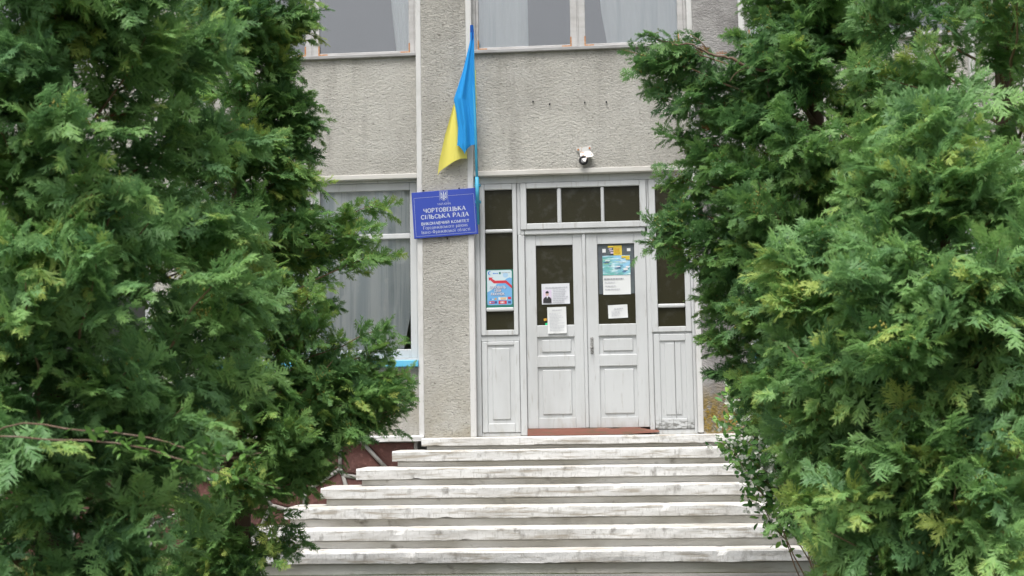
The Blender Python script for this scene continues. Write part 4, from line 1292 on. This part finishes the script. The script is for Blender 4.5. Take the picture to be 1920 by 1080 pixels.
# 1 far left thuja, near the steps
thuja('dark thuja left of the steps, its long lower boughs reaching across the blue window sill', (-2.78, -4.8, GZ), 6.4, 0.10,
      [(-1.1, 0.35), (-0.5, 0.52), (0.2, 0.78), (0.9, 0.68), (1.6, 0.60), (2.3, 0.50), (3.1, 0.54), (4.0, 0.40), (4.9, 0.06)], 76, 62,
      [(-2.20, -4.75, 3.02), (-2.28, -4.8, 2.88), (-2.40, -4.9, 2.60), (-2.24, -4.8, 2.35), (-2.23, -4.7, 2.20), (-2.33, -4.8, 2.05), (-2.24, -4.8, 1.76),
       (-1.64, -4.7, 1.57, .4), (-1.80, -4.8, 1.38, .6), (-1.64, -4.8, 1.18, .5), (-1.90, -4.7, 1.26, .8), (-1.60, -4.8, 0.64, .4),
       (-1.46, -4.75, 0.33), (-1.70, -4.7, 0.42), (-1.52, -4.8, 0.08), (-1.46, -4.8, 0.24, .6), (-1.62, -4.75, 0.52, .5), (-1.62, -4.7, 0.18), (-1.85, -4.8, -0.03), (-1.66, -4.8, 0.0, .7), (-1.90, -4.7, 0.20),
       (-2.12, -4.7, -0.20, .7), (-2.35, -4.8, -0.25, .7), (-1.75, -4.7, 0.15), (-1.60, -4.85, 0.20), (-1.85, -4.7, 0.36), (-2.05, -4.7, 0.20), (-1.78, -4.8, -0.02), (-2.06, -4.7, 0.86, .5), (-2.12, -4.6, -0.36, .6), (-2.35, -4.6, -0.42), (-1.98, -4.7, 1.45, .7), (-2.1, -4.6, 0.38), (-2.0, -4.8, 0.05), (-2.2, -4.6, -0.05), (-2.5, -4.5, -0.20), (-2.6, -4.4, 0.1)],
      'thuja_dark', 0.55, (0.095, 0.17), 0.45, 50, -1.3)
# 2 near left thuja
thuja('large soft thuja at the left edge, nearest the camera on that side', (-2.62, -8.3, GZ), 5.6, 0.10,
      [(-1.2, 0.62), (-0.6, 0.88), (0.1, 0.98), (0.8, 0.98), (1.4, 0.88), (2.0, 0.80), (2.8, 0.62), (3.6, 0.30), (4.0, 0.05)], 92, 58,
      [(-1.72, -8.3, 1.35), (-1.70, -8.4, 0.95), (-1.62, -8.3, 0.55), (-1.68, -8.3, 0.20), (-1.75, -8.4, 1.75), (-1.80, -8.4, -0.10), (-2.1, -9.1, 0.7), (-2.0, -9.0, 0.2), (-2.2, -9.1, 1.3), (-2.5, -9.0, 1.9), (-2.75, -9.0, 2.2), (-2.25, -8.8, 2.2), (-2.95, -8.9, 1.75), (-2.45, -9.05, 1.55), (-2.1, -8.8, 1.9)],
      'thuja_bright', 0.52, (0.11, 0.20), 0.30, 40, -1.3)
# 3 far right thuja
tr3, _ = thuja('tall dark thuja right of the doors with a bare bough pointing at the upper window', (1.42, -4.8, GZ), 7.0, 0.11,
      [(-0.45, 0.30), (0.0, 0.55), (0.4, 0.64), (0.9, 0.80), (1.5, 0.94), (2.0, 0.92), (2.4, 0.56), (2.9, 0.42), (3.6, 0.45), (4.6, 0.35), (5.4, 0.05)], 80, 60,
      [(0.17, -4.85, 2.52), (0.27, -4.9, 2.66), (0.02, -4.9, 2.60, .15), (0.22, -4.85, 2.30), (0.42, -4.8, 2.42), (0.38, -4.8, 2.0), (0.36, -4.8, 1.70), (0.38, -4.8, 1.47), (0.18, -4.95, 1.22, .5),
       (0.27, -4.9, 1.36), (0.48, -4.8, 1.08, .8), (0.44, -4.9, 1.25), (0.56, -4.8, 0.80, .8), (0.62, -4.8, 0.52, .8), (0.74, -4.8, 0.30), (0.85, -4.8, 0.25), (0.98, -4.9, 0.18), (1.18, -4.8, 2.85), (1.12, -4.8, 2.62), (0.72, -4.8, 2.15), (0.6, -4.9, 1.85),
       (1.28, -4.9, 3.1), (1.38, -5.2, 2.95), (1.05, -4.9, 2.3), (0.85, -4.9, 2.1), (1.25, -5.4, 2.40), (0.75, -4.9, 1.3), (0.8, -5.3, 0.7), (1.0, -5.2, 0.35), (1.5, -5.5, 2.8), (1.8, -5.5, 2.6), (2.1, -5.0, 2.9), (2.2, -5.0, 2.3), (1.7, -5.6, 2.2), (1.3, -5.7, 1.7)],
      'thuja_dark', 0.47, (0.095, 0.17), 0.55, 90, -1.9)
def smooth_path(pts, k=5):
    P_ = [Vector(p) for p in pts]
    out = []
    for i in range(len(P_) - 1):
        a, b, c, d = P_[max(i - 1, 0)], P_[i], P_[i + 1], P_[min(i + 2, len(P_) - 1)]
        for q in range(k):
            t_ = q / k
            out.append(0.5 * ((2 * b) + (c - a) * t_ + (2 * a - 5 * b + 4 * c - d) * t_ ** 2 + (3 * b - a - 3 * c + d) * t_ ** 3))
    return out + [P_[-1]]
def twig_tube(mb, pts, r0, r1, n=6):
    p = smooth_path(pts)
    m_ = len(p) - 1
    for i in range(1, m_):
        p[i] += Vector((random.gauss(0, 1), random.gauss(0, 1), random.gauss(0, 1))) * r0 * 0.35
    mb.tube(p, [(r0 + (r1 - r0) * i / m_) * random.uniform(.88, 1.15) for i in range(m_ + 1)], n)
bough = MB()
twig_tube(bough, [(1.42, -4.85, 2.02), (1.19, -5.02, 2.285), (1.06, -5.06, 2.36), (0.93, -5.02, 2.405), (0.80, -5.05, 2.475), (0.68, -5.0, 2.515), (0.56, -5.04, 2.575), (0.46, -4.98, 2.60), (0.30, -4.95, 2.65)], 0.017, 0.003)
twig_tube(bough, [(0.93, -5.02, 2.405), (0.86, -5.08, 2.36), (0.80, -5.1, 2.29)], 0.006, 0.002, 5)
twig_tube(bough, [(0.68, -5.0, 2.515), (0.62, -5.02, 2.60), (0.55, -5.0, 2.66)], 0.005, 0.002, 5)
twig_tube(bough, [(1.10, -5.05, 2.34), (1.06, -5.1, 2.25), (1.07, -5.12, 2.16)], 0.006, 0.002, 5)
bough.build('bare_bough', M['bark'], tr3)
# 4 near right thuja
thuja('bright green cone shaped thuja at the right edge in front of the taller one', (1.58, -7.8, GZ), 3.05, 0.08,
      [(-1.25, 0.62), (-0.8, 0.78), (-0.3, 0.84), (0.2, 0.85), (0.6, 0.78), (0.95, 0.50), (1.25, 0.26), (1.55, 0.06)], 84, 60,
      [(0.76, -7.8, 0.74), (0.92, -7.8, 0.86), (1.14, -7.8, 1.04), (1.33, -7.8, 1.16), (0.74, -7.85, 0.55), (0.70, -7.8, 0.34), (0.71, -7.8, 0.13), (0.73, -7.8, -0.06), (0.76, -7.8, -0.26), (0.84, -7.9, -0.40), (1.1, -8.5, 0.3), (1.0, -8.4, 0.6)],
      'thuja_bright', 0.55, (0.10, 0.18), 0.42, 25, -1.8)

# 5 tall bright thuja beyond the right edge of the photograph's crown
thuja('tall yellow green thuja behind the cone shaped one at the far right', (2.25, -6.5, GZ), 6.6, 0.10,
      [(-1.0, 0.5), (-0.3, 0.75), (0.6, 0.9), (1.4, 0.95), (2.2, 0.92), (2.9, 0.8), (3.6, 0.55), (4.4, 0.25), (4.9, 0.05)], 58, 52,
      [(1.42, -6.5, 2.3), (1.36, -6.5, 2.0), (1.40, -6.5, 1.7), (1.45, -6.6, 2.6), (1.42, -6.5, 1.45)],
      'thuja_bright', 0.60, (0.09, 0.165), 0.5, 10, -1.8)

# ------------------------------------------------------------------ mock orange by the steps and a sapling at the lower left
def leaf_cloud(pos, ax, nr, size, tint, name, parent, m, w=0.52):
    base = np.array([(0, 0, 0), (.35, w / 2, .03), (.75, w * .36, 0), (1, 0, -.08), (.75, -w * .36, 0), (.35, -w / 2, .03), (.5, 0, -.03)])
    tri = np.array([(0, 6, 1), (1, 6, 2), (2, 6, 3), (3, 6, 4), (4, 6, 5), (5, 6, 0)])
    ax = ax / np.linalg.norm(ax, axis=1, keepdims=True)
    sd = np.cross(nr, ax)
    sd /= np.linalg.norm(sd, axis=1, keepdims=True)
    up = np.cross(ax, sd)
    v = pos[:, None] + size[:, None, None] * (base[None, :, 0:1] * ax[:, None] + base[None, :, 1:2] * sd[:, None] + base[None, :, 2:3] * up[:, None])
    f = tri[None] + (np.arange(len(pos)) * 7)[:, None, None]
    return np_mesh(name, v.reshape(-1, 3), f.reshape(-1, 3), np.repeat(tint, 7), m, parent)
mo = thing('mock_orange_shrub', 'leafy shrub with small white blossoms beside the right end of the steps', 'shrub', (1.75, -3.3, GZ))
stm = MB()
LP, LA, FP = [], [], []
for i in range(84):
    tipx, tipz = (rng.uniform(0.76, 1.25) if i % 2 else rng.uniform(0.80, 2.4)), 0
    tipz = rng.uniform(-0.75, 0.32) if tipx < 1.7 else rng.uniform(-0.7, 0.4)
    if tipx < 0.98:
        tipz = rng.uniform(-0.42, 0.26)
    tip = np.array([tipx, -3.15 + rng.normal(0, 0.25), tipz])
    a = np.array([1.75 + rng.normal(0, .12), -3.3 + rng.normal(0, .1), GZ])
    pl_ = branch_line(a, tip, 0.16)
    stm.tube(pl_, [0.008 * (1 - .8 * k / 6) for k in range(7)], 4, False)
    for k in range(64):
        t_ = 0.28 + 0.72 * rng.random()
        c = np.array([np.interp(t_, np.linspace(0, 1, 7), pl_[:, q]) for q in range(3)])
        LP.append(c + rng.normal(0, 0.045, 3))
        LA.append((tip - a) * 0.3 + rng.normal(0, .5, 3) + np.array([0, -.1, -.1]))
        if t_ > 0.6 and rng.random() < 0.22:
            FP.append(c + rng.normal(0, 0.05, 3) + np.array([0, -.04, .02]))
stm.build('stems', M['twig'], mo)['kind'] = 'stuff'
LP, LA, FP = np.array(LP), np.array(LA), np.array(FP)
n = len(LP)
leaf_cloud(LP, LA, rng.normal(0, .6, (n, 3)) + np.array([0, -.5, .8]), rng.uniform(.050, .085, n), np.clip(rng.normal(.48, .24, n), 0, 1), 'leaves', mo, M['broad'])['kind'] = 'stuff'
fp = np.repeat(FP, 5, 0) + rng.normal(0, 0.005, (len(FP) * 5, 3))
fa = rng.normal(0, 1, (len(fp), 3))
fa[:, 1] -= 0.4
leaf_cloud(fp, fa, rng.normal(0, .4, (len(fp), 3)) + np.array([0, -1, .5]), rng.uniform(.026, .040, len(fp)), np.ones(len(fp)), 'blossoms', mo, M['petal'], 0.8)['kind'] = 'stuff'

sp_ = thing('broadleaf_sapling', 'thin sapling with broad bright leaves in front of the left thujas, low down', 'sapling', (-2.75, -9.3, GZ))
leaf_me = None
stems = [[(-2.75, -9.3, GZ), (-2.72, -9.35, -0.6), (-2.45, -9.5, -0.10), (-2.05, -9.55, -0.065), (-1.80, -9.55, -0.085), (-1.60, -9.58, -0.135), (-1.48, -9.55, -0.185), (-1.33, -9.5, -0.228), (-1.24, -9.5, -0.25)],
         [(-2.75, -9.2, GZ), (-2.7, -9.3, -0.7), (-2.40, -9.4, -0.06), (-2.0, -9.45, -0.03), (-1.70, -9.5, -0.07), (-1.55, -9.5, -0.115), (-1.42, -9.5, -0.137), (-1.31, -9.5, -0.122)]]
for s_ in stems:
    mb_ = MB()
    twig_tube(mb_, s_, 0.0042, 0.0012)
    mb_.build('stem', M['bark'], sp_)
lb = bmesh.new()
q = [(0, 0, 0), (.3, .26, .02), (.7, .20, 0), (1, 0, -.1), (.7, -.20, 0), (.3, -.26, .02), (.5, 0, -.05)]
vs = [lb.verts.new(Vector(p) * 0.050) for p in q]
for a, b in ((0, 1), (1, 2), (2, 3), (3, 4), (4, 5), (5, 0)):
    lb.faces.new([vs[6], vs[a], vs[b]])
leaf_me = bpy.data.meshes.new('leaf')
lb.to_mesh(leaf_me)
lb.free()
leaf_me.materials.append(M['sap_leaf'])
for si, s_ in enumerate(stems):
    pts_ = [Vector(p) for p in s_[3:]]
    for k in range(64 if si < 2 else 30):
        i = random.randrange(len(pts_) - 1)
        p = pts_[i].lerp(pts_[i + 1], random.random())
        o = bpy.data.objects.new('leaf', leaf_me)
        COL.objects.link(o)
        o.parent = sp_
        d = Vector((random.gauss(0.3, .6), random.gauss(-.3, .5), random.gauss(0.05, .5))).normalized()
        o.location = p + Vector((random.gauss(0, .014), random.gauss(-.008, .012), random.gauss(0, .014))) - OFF[sp_.name]
        o.rotation_euler = (d.to_track_quat('X', 'Z').to_euler())
        sc_ = random.uniform(0.55, 1.15)
        o.scale = (sc_, sc_, sc_)

# ------------------------------------------------------------------ grass on the beds either side of the steps
n = 9000
gx = np.where(rng.random(n) < .5, rng.uniform(-7.5, -3.4, n), rng.uniform(2.9, 6.5, n))
gy = rng.uniform(-9, -0.15, n)
gh = rng.uniform(.05, .16, n)
gd = rng.normal(0, .4, (n, 2)) * gh[:, None]
ga = rng.uniform(0, 6.28, n)
wv = np.stack([np.cos(ga), np.sin(ga), np.zeros(n)], 1) * 0.004
b0 = np.stack([gx, gy, np.full(n, GZ)], 1)
tp = b0 + np.stack([gd[:, 0], gd[:, 1], gh], 1)
v = np.stack([b0 - wv, b0 + wv, tp], 1).reshape(-1, 3)
o = np_mesh('grass', v, np.arange(n * 3).reshape(-1, 3), np.repeat(rng.random(n), 3), M['grass'])
tag(o, 'short green grass on the beds beside the steps', 'grass', kind='stuff')
